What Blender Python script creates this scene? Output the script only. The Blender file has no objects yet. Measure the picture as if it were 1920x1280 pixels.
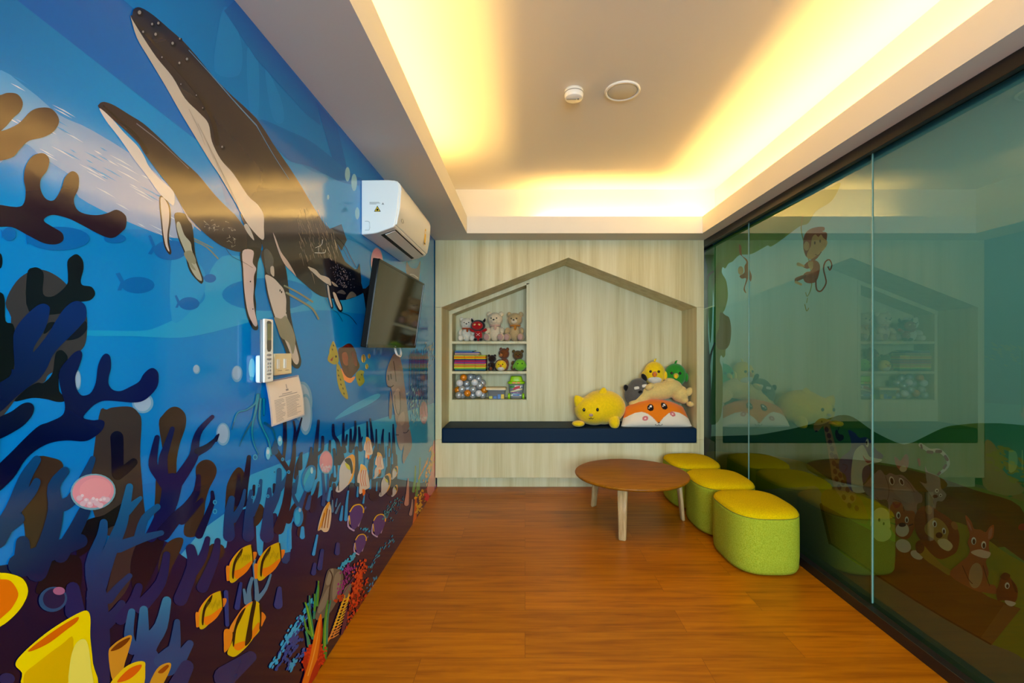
import bpy, bmesh, math, random
from mathutils import Vector, Matrix
from mathutils.geometry import delaunay_2d_cdt
random.seed(7)
SC = bpy.context.scene
COL = SC.collection
pi = math.pi

# ------------------------------------------------------------------ camera
F = 853.0                       # focal length, pixels of a 1920 wide frame
VX, VY, HC = 984.5, 653.0, 1.346
cd = bpy.data.cameras.new('camera')
cam = bpy.data.objects.new('camera', cd)
COL.objects.link(cam)
cam.location = (0, 0, HC)
cam.rotation_euler = (pi/2, 0, 0)
cd.sensor_width = 36.0
cd.lens = F/1920*36
cd.shift_x = -(VX-960)/1920
cd.shift_y = (VY-640)/1920
cd.clip_start = 0.05
SC.camera = cam

# ------------------------------------------------------------------ light
SC.view_settings.view_transform = 'Standard'
SC.view_settings.look = 'None'
SC.view_settings.gamma = 1.0
SC.view_settings.use_curve_mapping = False
SC.view_settings.exposure = 0.0
SC.cycles.use_denoising = True
SC.cycles.max_bounces = 10
SC.cycles.diffuse_bounces = 6
SC.cycles.glossy_bounces = 4
SC.cycles.transparent_max_bounces = 12
SC.cycles.sample_clamp_indirect = 6.0
SC.cycles.caustics_reflective = False
SC.cycles.caustics_refractive = False
w = bpy.data.worlds.new('world')
SC.world = w
w.use_nodes = True
w.node_tree.nodes['Background'].inputs[0].default_value = (0.50, 0.78, 1.0, 1)
w.node_tree.nodes['Background'].inputs[1].default_value = 0.55

def area(name, loc, rot, sx, sy, power, color, spread=pi):
    l = bpy.data.lights.new(name, 'AREA')
    l.shape = 'RECTANGLE'
    l.size, l.size_y = sx, sy
    l.energy = power
    l.color = color
    l.spread = spread
    o = bpy.data.objects.new(name, l)
    COL.objects.link(o)
    o.location = loc
    o.rotation_euler = rot
    return o
# daylight through the open glazed end of the room behind the camera
area('daylight', (0.42, -2.35, 1.75), (pi/2-0.55, 0, 0), 2.3, 1.9, 205.0, (0.66, 0.88, 1.0), 2.3)
# warm LED strips lying in the ceiling cove, behind the lip, facing up
WARM = (1.0, 0.62, 0.17)
ZL = 2.475
area('cove_strip_light', (-0.62, 1.15, ZL), (pi, 0, 0), 0.03, 4.5, 36.0, WARM)
area('cove_strip_light', (1.69, 1.45, ZL), (pi, 0, 0), 0.03, 5.3, 54.0, WARM)
area('cove_strip_light', (0.88, 4.165, ZL), (pi-0.7, 0, 0), 1.5, 0.03, 27.0, WARM)

# ceiling light of the passage behind the printed glass
area('film_backlight', (2.4, 1.6, 2.36), (0, 0, 0), 0.5, 6.4, 23.0, (0.86, 1.0, 0.92))
area('film_backlight', (2.15, 4.75, 2.36), (0, 0, 0), 0.5, 0.8, 22.0, (0.86, 1.0, 0.92))  # second lamp, unseen, added to brighten the far strip of the film

# ------------------------------------------------------------------ helpers
def lin(c):
    return tuple(((x/255)/12.92 if x/255 <= 0.04045 else ((x/255+0.055)/1.055)**2.4) for x in c[:3])

def mat(name, col, rough=0.5, spec=0.5, metal=0.0, **k):
    m = bpy.data.materials.new(name)
    m.use_nodes = True
    b = m.node_tree.nodes['Principled BSDF']
    c = lin(col)
    b.inputs['Base Color'].default_value = (*c, 1)
    b.inputs['Roughness'].default_value = rough
    b.inputs['Specular IOR Level'].default_value = spec
    b.inputs['Metallic'].default_value = metal
    for kk, v in k.items():
        b.inputs[kk.replace('_', ' ')].default_value = v
    return m

def nd(m, t, **k):
    n = m.node_tree.nodes.new(t)
    for kk, v in k.items():
        if kk.startswith('i_'):
            n.inputs[kk[2:].replace('_', ' ')].default_value = v
        else:
            setattr(n, kk, v)
    return n

def lk(m, a, b):
    m.node_tree.links.new(a, b)

def bump(m, scale=200, strength=0.2, dist=0.002, stretch=(1, 1, 1), detail=2):
    tc = nd(m, 'ShaderNodeTexCoord')
    mp = nd(m, 'ShaderNodeMapping')
    mp.inputs['Scale'].default_value = stretch
    no = nd(m, 'ShaderNodeTexNoise')
    no.inputs['Scale'].default_value = scale
    no.inputs['Detail'].default_value = detail
    bu = nd(m, 'ShaderNodeBump')
    bu.inputs['Strength'].default_value = strength
    bu.inputs['Distance'].default_value = dist
    lk(m, tc.outputs['Object'], mp.inputs[0])
    lk(m, mp.outputs[0], no.inputs[0])
    lk(m, no.outputs[0], bu.inputs['Height'])
    lk(m, bu.outputs[0], m.node_tree.nodes['Principled BSDF'].inputs['Normal'])
    return m

def noisecol(m, cols, scale=5, stretch=(1, 1, 1), detail=4, coord='Object', distortion=0.0, rough=0.6):
    tc = nd(m, 'ShaderNodeTexCoord')
    mp = nd(m, 'ShaderNodeMapping')
    mp.inputs['Scale'].default_value = stretch
    no = nd(m, 'ShaderNodeTexNoise')
    no.inputs['Scale'].default_value = scale
    no.inputs['Detail'].default_value = detail
    no.inputs['Roughness'].default_value = rough
    no.inputs['Distortion'].default_value = distortion
    rp = nd(m, 'ShaderNodeValToRGB')
    els = rp.color_ramp.elements
    while len(els) < len(cols):
        els.new(0.5)
    for e, (p, c) in zip(els, cols):
        e.position = p
        e.color = (*lin(c), 1)
    lk(m, tc.outputs[coord], mp.inputs[0])
    lk(m, mp.outputs[0], no.inputs[0])
    lk(m, no.outputs[0], rp.inputs[0])
    lk(m, rp.outputs[0], m.node_tree.nodes['Principled BSDF'].inputs['Base Color'])
    return rp

def tag(o, label=None, cat=None, group=None, kind=None):
    if label: o['label'] = label
    if cat: o['category'] = cat
    if group: o['group'] = group
    if kind: o['kind'] = kind
    return o

def thing(name, label, cat, loc, group=None, rz=0.0):
    o = bpy.data.objects.new(name, None)
    o.empty_display_size = 0.05
    COL.objects.link(o)
    o.location = loc
    o.rotation_euler = (0, 0, rz)
    return tag(o, label, cat, group)

class MB:
    """collects shapes; build() links them as one mesh object"""
    def __init__(s):
        s.v, s.f, s.mi, s.sm = [], [], [], []
    def add(s, vs, fs, smooth=False, mi=0):
        n = len(s.v)
        s.v += [Vector(p) for p in vs]
        for f in fs:
            s.f.append([i+n for i in f])
            s.mi.append(mi)
            s.sm.append(smooth)
        return s
    def box(s, a, b, mi=0):
        x0, y0, z0 = a; x1, y1, z1 = b
        vs = [(x0,y0,z0),(x1,y0,z0),(x1,y1,z0),(x0,y1,z0),(x0,y0,z1),(x1,y0,z1),(x1,y1,z1),(x0,y1,z1)]
        fs = [(0,3,2,1),(4,5,6,7),(0,1,5,4),(1,2,6,5),(2,3,7,6),(3,0,4,7)]
        return s.add(vs, fs, False, mi)
    def prism(s, pts, lo, hi, axis='y', mi=0, smooth=False):
        """polygon pts (2D) extruded along axis from lo to hi"""
        def P(p, t):
            return {'x': (t, p[0], p[1]), 'y': (p[0], t, p[1]), 'z': (p[0], p[1], t)}[axis]
        n = len(pts)
        vs = [P(p, lo) for p in pts] + [P(p, hi) for p in pts]
        s.add(vs, [tuple(range(n))[::-1], tuple(range(n, 2*n))], False, mi)
        m0 = len(s.v)
        s.add(vs, [(i, (i+1) % n, n+(i+1) % n, n+i) for i in range(n)], smooth, mi)
        return s
    def loft(s, rings, cap=True, smooth=True, mi=0):
        n = len(rings[0])
        vs = [p for r in rings for p in r]
        fs = []
        for k in range(len(rings)-1):
            for i in range(n):
                j = (i+1) % n
                fs.append((k*n+i, k*n+j, (k+1)*n+j, (k+1)*n+i))
        if cap:
            fs.append(tuple(range(n))[::-1])
            fs.append(tuple(range((len(rings)-1)*n, len(rings)*n)))
        return s.add(vs, fs, smooth, mi)
    def lathe(s, prof, c=(0, 0, 0), n=32, mi=0):
        """prof: (radius, z) list"""
        rings = [[(c[0]+r*math.cos(2*pi*i/n), c[1]+r*math.sin(2*pi*i/n), c[2]+z) for i in range(n)] for r, z in prof]
        return s.loft(rings, True, True, mi)
    def tube(s, path, rad, n=8, mi=0):
        path = [Vector(p) for p in path]
        if not hasattr(rad, '__len__'): rad = [rad]*len(path)
        rings = []
        up = Vector((0, 0, 1))
        for i, p in enumerate(path):
            t = (path[min(i+1, len(path)-1)]-path[max(i-1, 0)]).normalized()
            a = t.cross(up)
            if a.length < 1e-3: a = t.cross(Vector((0, 1, 0)))
            a.normalize()
            b = t.cross(a).normalized()
            rings.append([p+rad[i]*(math.cos(2*pi*k/n)*a+math.sin(2*pi*k/n)*b) for k in range(n)])
        return s.loft(rings, True, True, mi)
    def ell(s, c, r, rot=None, nu=20, nv=12, mi=0, e=1.0):
        """ellipsoid (e<1: squarer superellipsoid), rot = Euler tuple or Matrix"""
        c = Vector(c)
        if not hasattr(r, '__len__'): r = (r, r, r)
        R = Matrix.Identity(3)
        if rot is not None:
            from mathutils import Euler
            R = rot if isinstance(rot, Matrix) else Euler(rot).to_matrix()
        pw = lambda x: math.copysign(abs(x)**e, x)
        rings = []
        for j in range(nv+1):
            ph = -pi/2+pi*j/nv
            if j == 0: ph += 0.02
            if j == nv: ph -= 0.02
            ring = []
            for i in range(nu):
                th = 2*pi*i/nu
                p = Vector((r[0]*pw(math.cos(ph))*pw(math.cos(th)), r[1]*pw(math.cos(ph))*pw(math.sin(th)), r[2]*pw(math.sin(ph))))
                ring.append(c+R @ p)
            rings.append(ring)
        return s.loft(rings, True, True, mi)
    def build(s, name, m, parent=None, org=None, bevel=0.0, seg=2, remesh=0.0, smooth_it=0, subsurf=0, weighted=False):
        if org is None:
            org = Vector((0, 0, 0))
            q = parent
            while q is not None:
                org += q.location
                q = q.parent
        org = Vector(org)
        me = bpy.data.meshes.new(name)
        me.from_pydata([tuple(p-org) for p in s.v], [], s.f)
        for p, sm, mi in zip(me.polygons, s.sm, s.mi):
            p.use_smooth = sm
            p.material_index = mi
        bm = bmesh.new()
        bm.from_mesh(me)
        bmesh.ops.remove_doubles(bm, verts=bm.verts, dist=1e-5)
        bmesh.ops.recalc_face_normals(bm, faces=bm.faces)
        bm.to_mesh(me)
        bm.free()
        for mm in (m if isinstance(m, (list, tuple)) else [m]):
            me.materials.append(mm)
        o = bpy.data.objects.new(name, me)
        COL.objects.link(o)
        if parent is not None:
            o.parent = parent
        else:
            o.location = org
        if bevel:
            md = o.modifiers.new('bevel', 'BEVEL')
            md.width = bevel; md.segments = seg; md.limit_method = 'ANGLE'
            md.angle_limit = math.radians(40)
            md.harden_normals = False
            for p in me.polygons: p.use_smooth = True
            try:
                me.set_sharp_from_angle(angle=math.radians(60))
            except Exception: pass
        if remesh:
            md = o.modifiers.new('remesh', 'REMESH')
            md.mode = 'VOXEL'; md.voxel_size = remesh; md.use_smooth_shade = True
        if smooth_it:
            md = o.modifiers.new('smooth', 'SMOOTH')
            md.iterations = smooth_it; md.factor = 0.5
        if subsurf:
            md = o.modifiers.new('subsurf', 'SUBSURF')
            md.levels = md.render_levels = subsurf
        return o

def BOX(name, a, b, m, parent=None, bevel=0.0, kind=None, org=None):
    o = MB().box(a, b).build(name, m, parent, org=org, bevel=bevel)
    if kind: o['kind'] = kind
    return o

def at(px, py, d):
    """pixel of the photograph at distance d along the view axis -> point in the room"""
    return Vector(((px-VX)*d/F, d, HC+(VY-py)*d/F))

# ------------------------------------------------------------------ materials
WHITE = bump(mat('ceiling_paint', (226, 222, 214), 0.85, 0.2), 60, 0.05, 0.001)
COVE = mat('cove_paint', (232, 226, 214), 0.8, 0.2)
FLOOR = mat('floor_vinyl', (150, 90, 30), 0.36, 0.3)
WOOD = mat('pale_laminate', (190, 178, 140), 0.45, 0.4)
DARK = mat('dark_metal_frame', (26, 20, 16), 0.4, 0.5)

def floor_nodes():
    m = FLOOR
    b = m.node_tree.nodes['Principled BSDF']
    tc = nd(m, 'ShaderNodeTexCoord')
    br = nd(m, 'ShaderNodeTexBrick')
    br.inputs['Scale'].default_value = 1.0
    br.inputs['Brick Width'].default_value = 1.22
    br.inputs['Row Height'].default_value = 0.18
    br.inputs['Mortar Size'].default_value = 0.0012
    br.inputs['Mortar Smooth'].default_value = 0.4
    br.offset = 0.37
    br.inputs['Color1'].default_value = (0.0, 0, 0, 1)
    br.inputs['Color2'].default_value = (1.0, 1, 1, 1)
    br.inputs['Mortar'].default_value = (0.5, 0.5, 0.5, 1)
    lk(m, tc.outputs['Object'], br.inputs['Vector'])
    mp = nd(m, 'ShaderNodeMapping')
    mp.inputs['Scale'].default_value = (2.2, 34, 1)
    ad = nd(m, 'ShaderNodeVectorMath', operation='ADD')
    cmb = nd(m, 'ShaderNodeCombineXYZ')
    mu = nd(m, 'ShaderNodeMath', operation='MULTIPLY')
    mu.inputs[1].default_value = 7.3
    lk(m, br.outputs['Color'], mu.inputs[0])
    lk(m, mu.outputs[0], cmb.inputs[0]); lk(m, mu.outputs[0], cmb.inputs[2])
    lk(m, tc.outputs['Object'], mp.inputs[0])
    lk(m, mp.outputs[0], ad.inputs[0]); lk(m, cmb.outputs[0], ad.inputs[1])
    n1 = nd(m, 'ShaderNodeTexNoise')
    n1.inputs['Scale'].default_value = 1.0; n1.inputs['Detail'].default_value = 6
    n1.inputs['Roughness'].default_value = 0.62; n1.inputs['Distortion'].default_value = 0.5
    lk(m, ad.outputs[0], n1.inputs[0])
    rp = nd(m, 'ShaderNodeValToRGB')
    e = rp.color_ramp.elements
    e.new(0.5)
    for el, (p, c) in zip(e, [(0.28, (134, 68, 0)), (0.52, (170, 96, 0)), (0.78, (190, 114, 4))]):
        el.position = p; el.color = (*lin(c), 1)
    lk(m, n1.outputs[0], rp.inputs[0])
    hs = nd(m, 'ShaderNodeHueSaturation')
    mr = nd(m, 'ShaderNodeMapRange')
    mr.inputs['To Min'].default_value = 0.9; mr.inputs['To Max'].default_value = 1.08
    lk(m, br.outputs['Color'], mr.inputs[0]); lk(m, mr.outputs[0], hs.inputs['Value'])
    lk(m, rp.outputs[0], hs.inputs['Color'])
    mx = nd(m, 'ShaderNodeMix', data_type='RGBA')
    lk(m, br.outputs['Fac'], mx.inputs[0])
    lk(m, hs.outputs[0], mx.inputs[6])
    mx.inputs[7].default_value = (*lin((118, 62, 10)), 1)
    lk(m, mx.outputs[2], b.inputs['Base Color'])
    bu = nd(m, 'ShaderNodeBump')
    bu.inputs['Strength'].default_value = 0.12; bu.inputs['Distance'].default_value = 0.002
    lk(m, n1.outputs[0], bu.inputs['Height']); lk(m, bu.outputs[0], b.inputs['Normal'])
floor_nodes()

def laminate_nodes(m, cols):
    b = m.node_tree.nodes['Principled BSDF']
    tc = nd(m, 'ShaderNodeTexCoord')
    def noise(stretch, scale, det, dist=0.0):
        mp = nd(m, 'ShaderNodeMapping'); mp.inputs['Scale'].default_value = stretch
        no = nd(m, 'ShaderNodeTexNoise')
        no.inputs['Scale'].default_value = scale; no.inputs['Detail'].default_value = det
        no.inputs['Distortion'].default_value = dist
        lk(m, tc.outputs['Object'], mp.inputs[0]); lk(m, mp.outputs[0], no.inputs[0])
        return no
    a = noise((5.5, 5.5, 0.22), 2.2, 3)
    c = noise((42, 42, 1.6), 2.0, 4, 0.6)
    ml = nd(m, 'ShaderNodeMath', operation='MULTIPLY_ADD')
    ml.inputs[1].default_value = 0.35
    lk(m, c.outputs[0], ml.inputs[0]); lk(m, a.outputs[0], ml.inputs[2])
    rp = nd(m, 'ShaderNodeValToRGB')
    e = rp.color_ramp.elements
    while len(e) < len(cols): e.new(0.5)
    for el, (p, cc) in zip(e, cols):
        el.position = p; el.color = (*lin(cc), 1)
    lk(m, ml.outputs[0], rp.inputs[0]); lk(m, rp.outputs[0], b.inputs['Base Color'])
laminate_nodes(WOOD, [(0.40, (184, 170, 122)), (0.62, (204, 194, 148)), (0.86, (216, 209, 170))])

# ------------------------------------------------------------------ room shell
XL, XR, XG = -0.8625, 1.705, 1.762     # mural wall, frame face, glass plane
YB, YN, YS = 4.34, 4.76, 5.02          # panel front, niche back, shelf back
ZS, ZLIP, ZC = 2.379, 2.530, 2.831     # soffit, lip top, raised ceiling
BOX('floor', (-1.0, -2.0, -0.12), (3.2, 5.2, 0.0), FLOOR, kind='structure')
BOX('wall_left', (-1.0, -2.0, 0.0), (XL-0.001, 5.2, 2.95), mat('wall_plaster', (200, 205, 205), 0.8), kind='structure')
# rear wall with a wide glazed opening that lets the daylight in
rw = MB()
rw.box((-1.0, -2.14, 0), (-0.78, -2.03, 2.95)).box((1.62, -2.14, 0), (3.2, -2.03, 2.95)).box((-0.78, -2.14, 2.28), (1.62, -2.03, 2.95))
rw.build('wall_rear', WHITE)['kind'] = 'structure'
# ceiling: soffit ring, lip boards, cove walls and raised ceiling
CX0, CX1, CY0, CY1 = -0.521, 1.592, -1.3, 4.081
UX0, UX1, UY0, UY1 = -0.69, 1.773, -1.47, 4.25
sf = MB()
zt = ZS+0.06
for a, b in (((-1.0, -2.03, ZS), (CX0, 5.2, zt)), ((CX1, -2.03, ZS), (3.2, 5.2, zt)), ((CX0, CY1, ZS), (CX1, 5.2, zt)), ((CX0, -2.03, ZS), (CX1, CY0, zt))):
    sf.box(a, b)
t = 0.018
for a, b in (((CX0-t, CY0-t, zt), (CX0, CY1+t, ZLIP)), ((CX1, CY0-t, zt), (CX1+t, CY1+t, ZLIP)), ((CX0, CY1, zt), (CX1, CY1+t, ZLIP)), ((CX0, CY0-t, zt), (CX1, CY0, ZLIP))):
    sf.box(a, b)
ce = sf.build('ceiling', WHITE)
ce['kind'] = 'structure'
cv = MB()
for a, b in (((UX0-0.1, UY0, zt), (UX0, UY1, ZC)), ((UX1, UY0, zt), (UX1+0.1, UY1, ZC)), ((UX0-0.1, UY1, zt), (UX1+0.1, UY1+0.1, ZC)), ((UX0-0.1, UY0-0.1, zt), (UX1+0.1, UY0, ZC)), ((UX0-0.1, UY0-0.1, ZC), (UX1+0.1, UY1+0.1, ZC+0.1))):
    cv.box(a, b)
cv.build('cove_recess', COVE, ce)
strip = mat('led_strip', (230, 225, 210), 0.5)
BOX('led_profile', (-0.64, -1.1, zt), (-0.60, 3.4, ZL-0.004), strip, ce)
BOX('led_profile', (1.67, -1.2, zt), (1.71, 4.1, ZL-0.004), strip, ce)
BOX('led_profile', (0.12, 4.16, zt), (1.64, 4.195, ZL-0.004), strip, ce)

# back wall: laminate panelling with a house-shaped niche
k = YB/F
hx0, hx1, hax = (828-VX)*k, (1306.5-VX)*k, (1065.7-VX)*k
zea, zap, zbs = HC+77.0*k, HC+170.2*k, 0.443
XP0, XP1 = XL+0.006, 1.706
TH = 0.02
wb = MB()
g = 0.0012
wb.prism([(XP0, zea+g), (hx0, zea+g), (hax, zap), (hx1, zea+g), (XP1, zea+g), (XP1, ZS-0.001), (XP0, ZS-0.001)], YB, YB+TH)
zj = HC+(VY-824)*k
wb.box((XP0, YB, zj+g), (hx0, YB+TH, zea-g)).box((hx1, YB, zj+g), (XP1, YB+TH, zea-g))
wb.prism([(XP0, 0.113), (XP1, 0.113), (XP1, zj-g), (hx1, zj-g), (hx1, zbs), (hx0, zbs), (hx0, zj-g), (XP0, zj-g)], YB, YB+TH)
# reveals of the niche
r = 0.018
wb.box((hx0-r, YB+TH, zbs-r), (hx0, YS+0.02, zea)).box((hx1, YB+TH, zbs-r), (hx1+r, YN+0.02, zea)).box((hx0, YB+TH, zbs-r), (hx1, YN+0.02, zbs))
wb.prism([(hx0-r, zea), (hx0, zea), (hax, zap), (hax, zap+r), (hx0-r, zea+r)], YB+TH, YS+0.02)
wb.prism([(hx1+r, zea), (hx1, zea), (hax, zap), (hax, zap+r), (hx1+r, zea+r)], YB+TH, YN+0.02)
# niche back panel, open where the toy shelves sit
sx0, sx1, sz0 = hx0, 0.047, 0.803
slope = (zap-zea)/(hax-hx0)
roof = lambda x: zea+(x-hx0)*slope
wb.prism([(sx1, zbs), (hx1, zbs), (hx1, zea), (hax, zap), (sx1, roof(sx1))], YN, YN+TH)
wb.box((hx0, YN, zbs), (sx1, YN+TH, sz0))
wb.box((XP0, YB+0.09, 0.0), (XP1, YB+0.11, 0.113))            # recessed plinth
wback = wb.build('wall_back', WOOD)
wback['kind'] = 'structure'
BOX('carcass_wall', (-1.0, YS+0.03, 0.0), (1.706, YS+0.1, ZS), WHITE, wback)
# shelf unit in the left of the niche
SU = thing('shelf_unit', 'pale wooden toy shelves under the slope of the house-shaped niche', 'shelves', (-0.37, YN+0.1, sz0))
ft = 0.032
MB().prism([(sx0+0.001, sz0), (sx1, sz0), (sx1, roof(sx1)-0.002), (sx0+0.001, roof(sx0)-0.002)], YS, YS+0.018).build('back_panel', WOOD, SU)
BOX('side_panel', (sx0+0.001, YN+0.004, sz0), (sx0+ft, YS, roof(sx0+ft)-0.03), WOOD, SU)
BOX('side_panel', (sx1-ft, YN-0.004, sz0), (sx1, YS, roof(sx1-ft)-0.03), WOOD, SU)
MB().prism([(sx0+0.001, roof(sx0)-0.045), (sx1, roof(sx1)-0.045), (sx1, roof(sx1)-0.002), (sx0+0.001, roof(sx0)-0.002)], YN-0.004, YS).build('sloping_top', WOOD, SU)
BOX('bottom_board', (sx0+ft, YN+0.02, sz0), (sx1-ft, YS, sz0+0.006), WOOD, SU)
ZSH1, ZSH2, ZSH3 = 1.421, 1.107, sz0+0.006
for z in (ZSH1, ZSH2):
    BOX('shelf_board', (sx0+ft, YN+0.006, z-0.027), (sx1-ft, YS, z), WOOD, SU, bevel=0.001)

# glazed partition on the right, dark frame, three butt-jointed panes
W1 = thing('window_1', None, None, (XG, 1.4, 0))
W1['kind'] = 'structure'
hd = MB()
hd.box((XR, -2.0, 2.318), (1.735, 4.7, ZS)).box((1.735, -2.0, 2.335), (1.80, 4.7, ZS)).box((1.775, -2.0, 2.311), (1.80, 4.7, ZS))
hd.build('header_frame', DARK, W1, bevel=0.002)
MB().box((XR, -2.0, 0), (1.745, 4.7, 0.055)).box((1.745, -2.0, 0), (1.80, 4.7, 0.035)).box((1.772, -2.0, 0), (1.80, 4.7, 0.065)).build('sill_frame', DARK, W1, bevel=0.002)
GL = bpy.data.materials.new('tinted_glass')
GL.use_nodes = True
for n in list(GL.node_tree.nodes): GL.node_tree.nodes.remove(n)
out = nd(GL, 'ShaderNodeOutputMaterial')
tr = nd(GL, 'ShaderNodeBsdfTransparent'); tr.inputs[0].default_value = (0.56, 0.72, 0.62, 1)
gs = nd(GL, 'ShaderNodeBsdfGlossy'); gs.inputs['Roughness'].default_value = 0.012; gs.inputs[0].default_value = (0.86, 0.96, 0.88, 1)
ge = nd(GL, 'ShaderNodeNewGeometry')
dp = nd(GL, 'ShaderNodeVectorMath', operation='DOT_PRODUCT')
lk(GL, ge.outputs['Incoming'], dp.inputs[0]); lk(GL, ge.outputs['Normal'], dp.inputs[1])
ab = nd(GL, 'ShaderNodeMath', operation='ABSOLUTE'); lk(GL, dp.outputs['Value'], ab.inputs[0])
om = nd(GL, 'ShaderNodeMath', operation='SUBTRACT'); om.inputs[0].default_value = 1.0; lk(GL, ab.outputs[0], om.inputs[1])
pw_ = nd(GL, 'ShaderNodeMath', operation='POWER'); pw_.inputs[1].default_value = 5.0; lk(GL, om.outputs[0], pw_.inputs[0])
fr = nd(GL, 'ShaderNodeMath', operation='MULTIPLY_ADD'); fr.inputs[1].default_value = 0.88; fr.inputs[2].default_value = 0.13; lk(GL, pw_.outputs[0], fr.inputs[0])
mx = nd(GL, 'ShaderNodeMixShader')
lk(GL, fr.outputs[0], mx.inputs[0]); lk(GL, tr.outputs[0], mx.inputs[1]); lk(GL, gs.outputs[0], mx.inputs[2]); lk(GL, mx.outputs[0], out.inputs[0])
EDGE = mat('polished_glass_edge', (120, 160, 150), 0.25, 0.8)
for y0, y1 in ((-1.99, -0.25), (-0.244, 1.030), (1.036, 2.304), (2.310, 3.580), (3.586, 4.69)):
    MB().add([(XG, y0, 0.036), (XG, y1, 0.036), (XG, y1, 2.334), (XG, y0, 2.334)], [(0, 1, 2, 3)]).build('glass_pane', GL, W1)
for y in (-0.247, 1.033, 2.307, 3.583):
    BOX('glass_joint', (XG-0.004, y-0.0032, 0.056), (XG+0.004, y+0.0032, 2.334), EDGE, W1)
XM = 1.771                              # painted wall behind the glass
BOX('wall_right', (3.0, -2.0, 0.0), (3.15, 5.2, ZS-0.001), mat('wall_plaster_right', (190, 200, 195), 0.8), kind='structure')   # far side of the passage behind the glass

# ------------------------------------------------------------------ painted murals (flat prints on real walls)
class Mural:
    """flat shapes printed on a wall plane; each shape is triangulated and coloured, later shapes lie a hair above earlier ones"""
    def __init__(s, to3, nrm, step=0.00012, gain=1.0):
        s.to3, s.nrm, s.step, s.gain = to3, Vector(nrm), step, gain
        s.v, s.f, s.c, s.boxes = [], [], [], []
        s.inks = False
        s.dim = 0
    def put(s, shapes, col, grid=0):
        """shapes: list of 2D outlines merged into one area; col: rgb or f(x, y) -> rgb"""
        pts, faces = [], []
        for sh in shapes:
            n = len(pts)
            pts += [Vector((float(x), float(y))) for x, y in sh]
            faces.append(list(range(n, n+len(sh))))
        xs = [p.x for p in pts]; ys = [p.y for p in pts]
        bx = (min(xs), max(xs), min(ys), max(ys))
        lay = 0
        for b, l in s.boxes:
            if l >= lay and b[0] < bx[1] and b[1] > bx[0] and b[2] < bx[3] and b[3] > bx[2]: lay = l+1
        s.boxes.append((bx, lay))
        if callable(col) and grid:
            nx = max(1, int((bx[1]-bx[0])/grid)); ny = max(1, int((bx[3]-bx[2])/grid))
            for i in range(1, nx):
                for j in range(1, ny):
                    pts.append(Vector((bx[0]+(bx[1]-bx[0])*(i+0.13*(j % 2))/nx, bx[2]+(bx[3]-bx[2])*j/ny)))
        vo, _, fo, _, _, _ = delaunay_2d_cdt(pts, [], faces, 1, 1e-4)
        base = len(s.v)
        for p in vo:
            s.v.append(s.to3(p.x, p.y)+s.nrm*(s.step*lay))
            c = col(p.x, p.y) if callable(col) else col
            c = s.fix(lin([max(0, min(255, q)) for q in c]))
            s.c.append((c[0]*s.gain, c[1]*s.gain, c[2]*s.gain, 1.0))
        for t in fo:
            s.f.append([base+i for i in t])
    def fix(s, c):
        # printing inks: the wall's blues are deep and saturated
        if s.inks and c[2] > c[0]*1.5:
            k = min(1.0, (c[2]-c[0]*1.5)/(c[2]+1e-6)*1.2)*min(1.0, max(0.0, (c[2]-0.12)/0.2))
            g_ = 1.07 if c[2] > 0.06 else 0.8
            f_ = (0.5-0.3*k, g_, 1+0.34*k)
            pale = min(1.0, max(0.0, (c[0]-0.06)/0.16))
            f_ = tuple(x+(y-x)*pale for x, y in zip(f_, (0.9, 0.96, 1.1)))
            return (c[0]*f_[0], c[1]*f_[1], min(0.92, c[2]*f_[2]))
        if s.inks and c[0]+c[1]+c[2] < 0.35 and c[0] >= c[2]*0.9:
            return (c[0]*0.72, c[1]*0.78, c[2]*0.95)
        if s.inks and min(c) > 0.3:
            return (c[0]*0.90, c[1]*0.95, c[2]*1.08)
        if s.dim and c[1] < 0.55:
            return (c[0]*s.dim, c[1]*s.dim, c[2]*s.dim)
        return c
    def build(s, name, m, parent=None):
        me = bpy.data.meshes.new(name)
        me.from_pydata([tuple(p) for p in s.v], [], s.f)
        at_ = me.color_attributes.new('print', 'FLOAT_COLOR', 'POINT')
        flat = [q for c in s.c for q in c]
        at_.data.foreach_set('color', flat)
        me.update()
        # all faces towards the room
        bm = bmesh.new(); bm.from_mesh(me)
        for f in bm.faces:
            if f.normal.dot(s.nrm) < 0: f.normal_flip()
        bm.to_mesh(me); bm.free()
        me.materials.append(m)
        o = bpy.data.objects.new(name, me)
        COL.objects.link(o)
        o.parent = parent
        return o

def smooth(pts, n=4, closed=True):
    """Catmull-Rom through pts"""
    P = [Vector(p) for p in pts]
    N = len(P)
    if N < 3: return P
    o = []
    rng = range(N) if closed else range(N-1)
    for i in rng:
        if closed:
            a, b, c, d = P[i-1], P[i], P[(i+1) % N], P[(i+2) % N]
        else:
            a, b, c, d = P[max(i-1, 0)], P[i], P[i+1], P[min(i+2, N-1)]
        for k in range(n):
            t = k/n
            o.append(0.5*((2*b)+(c-a)*t+(2*a-5*b+4*c-d)*t*t+(3*b-a-3*c+d)*t*t*t))
    if not closed: o.append(P[-1])
    return o

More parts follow.
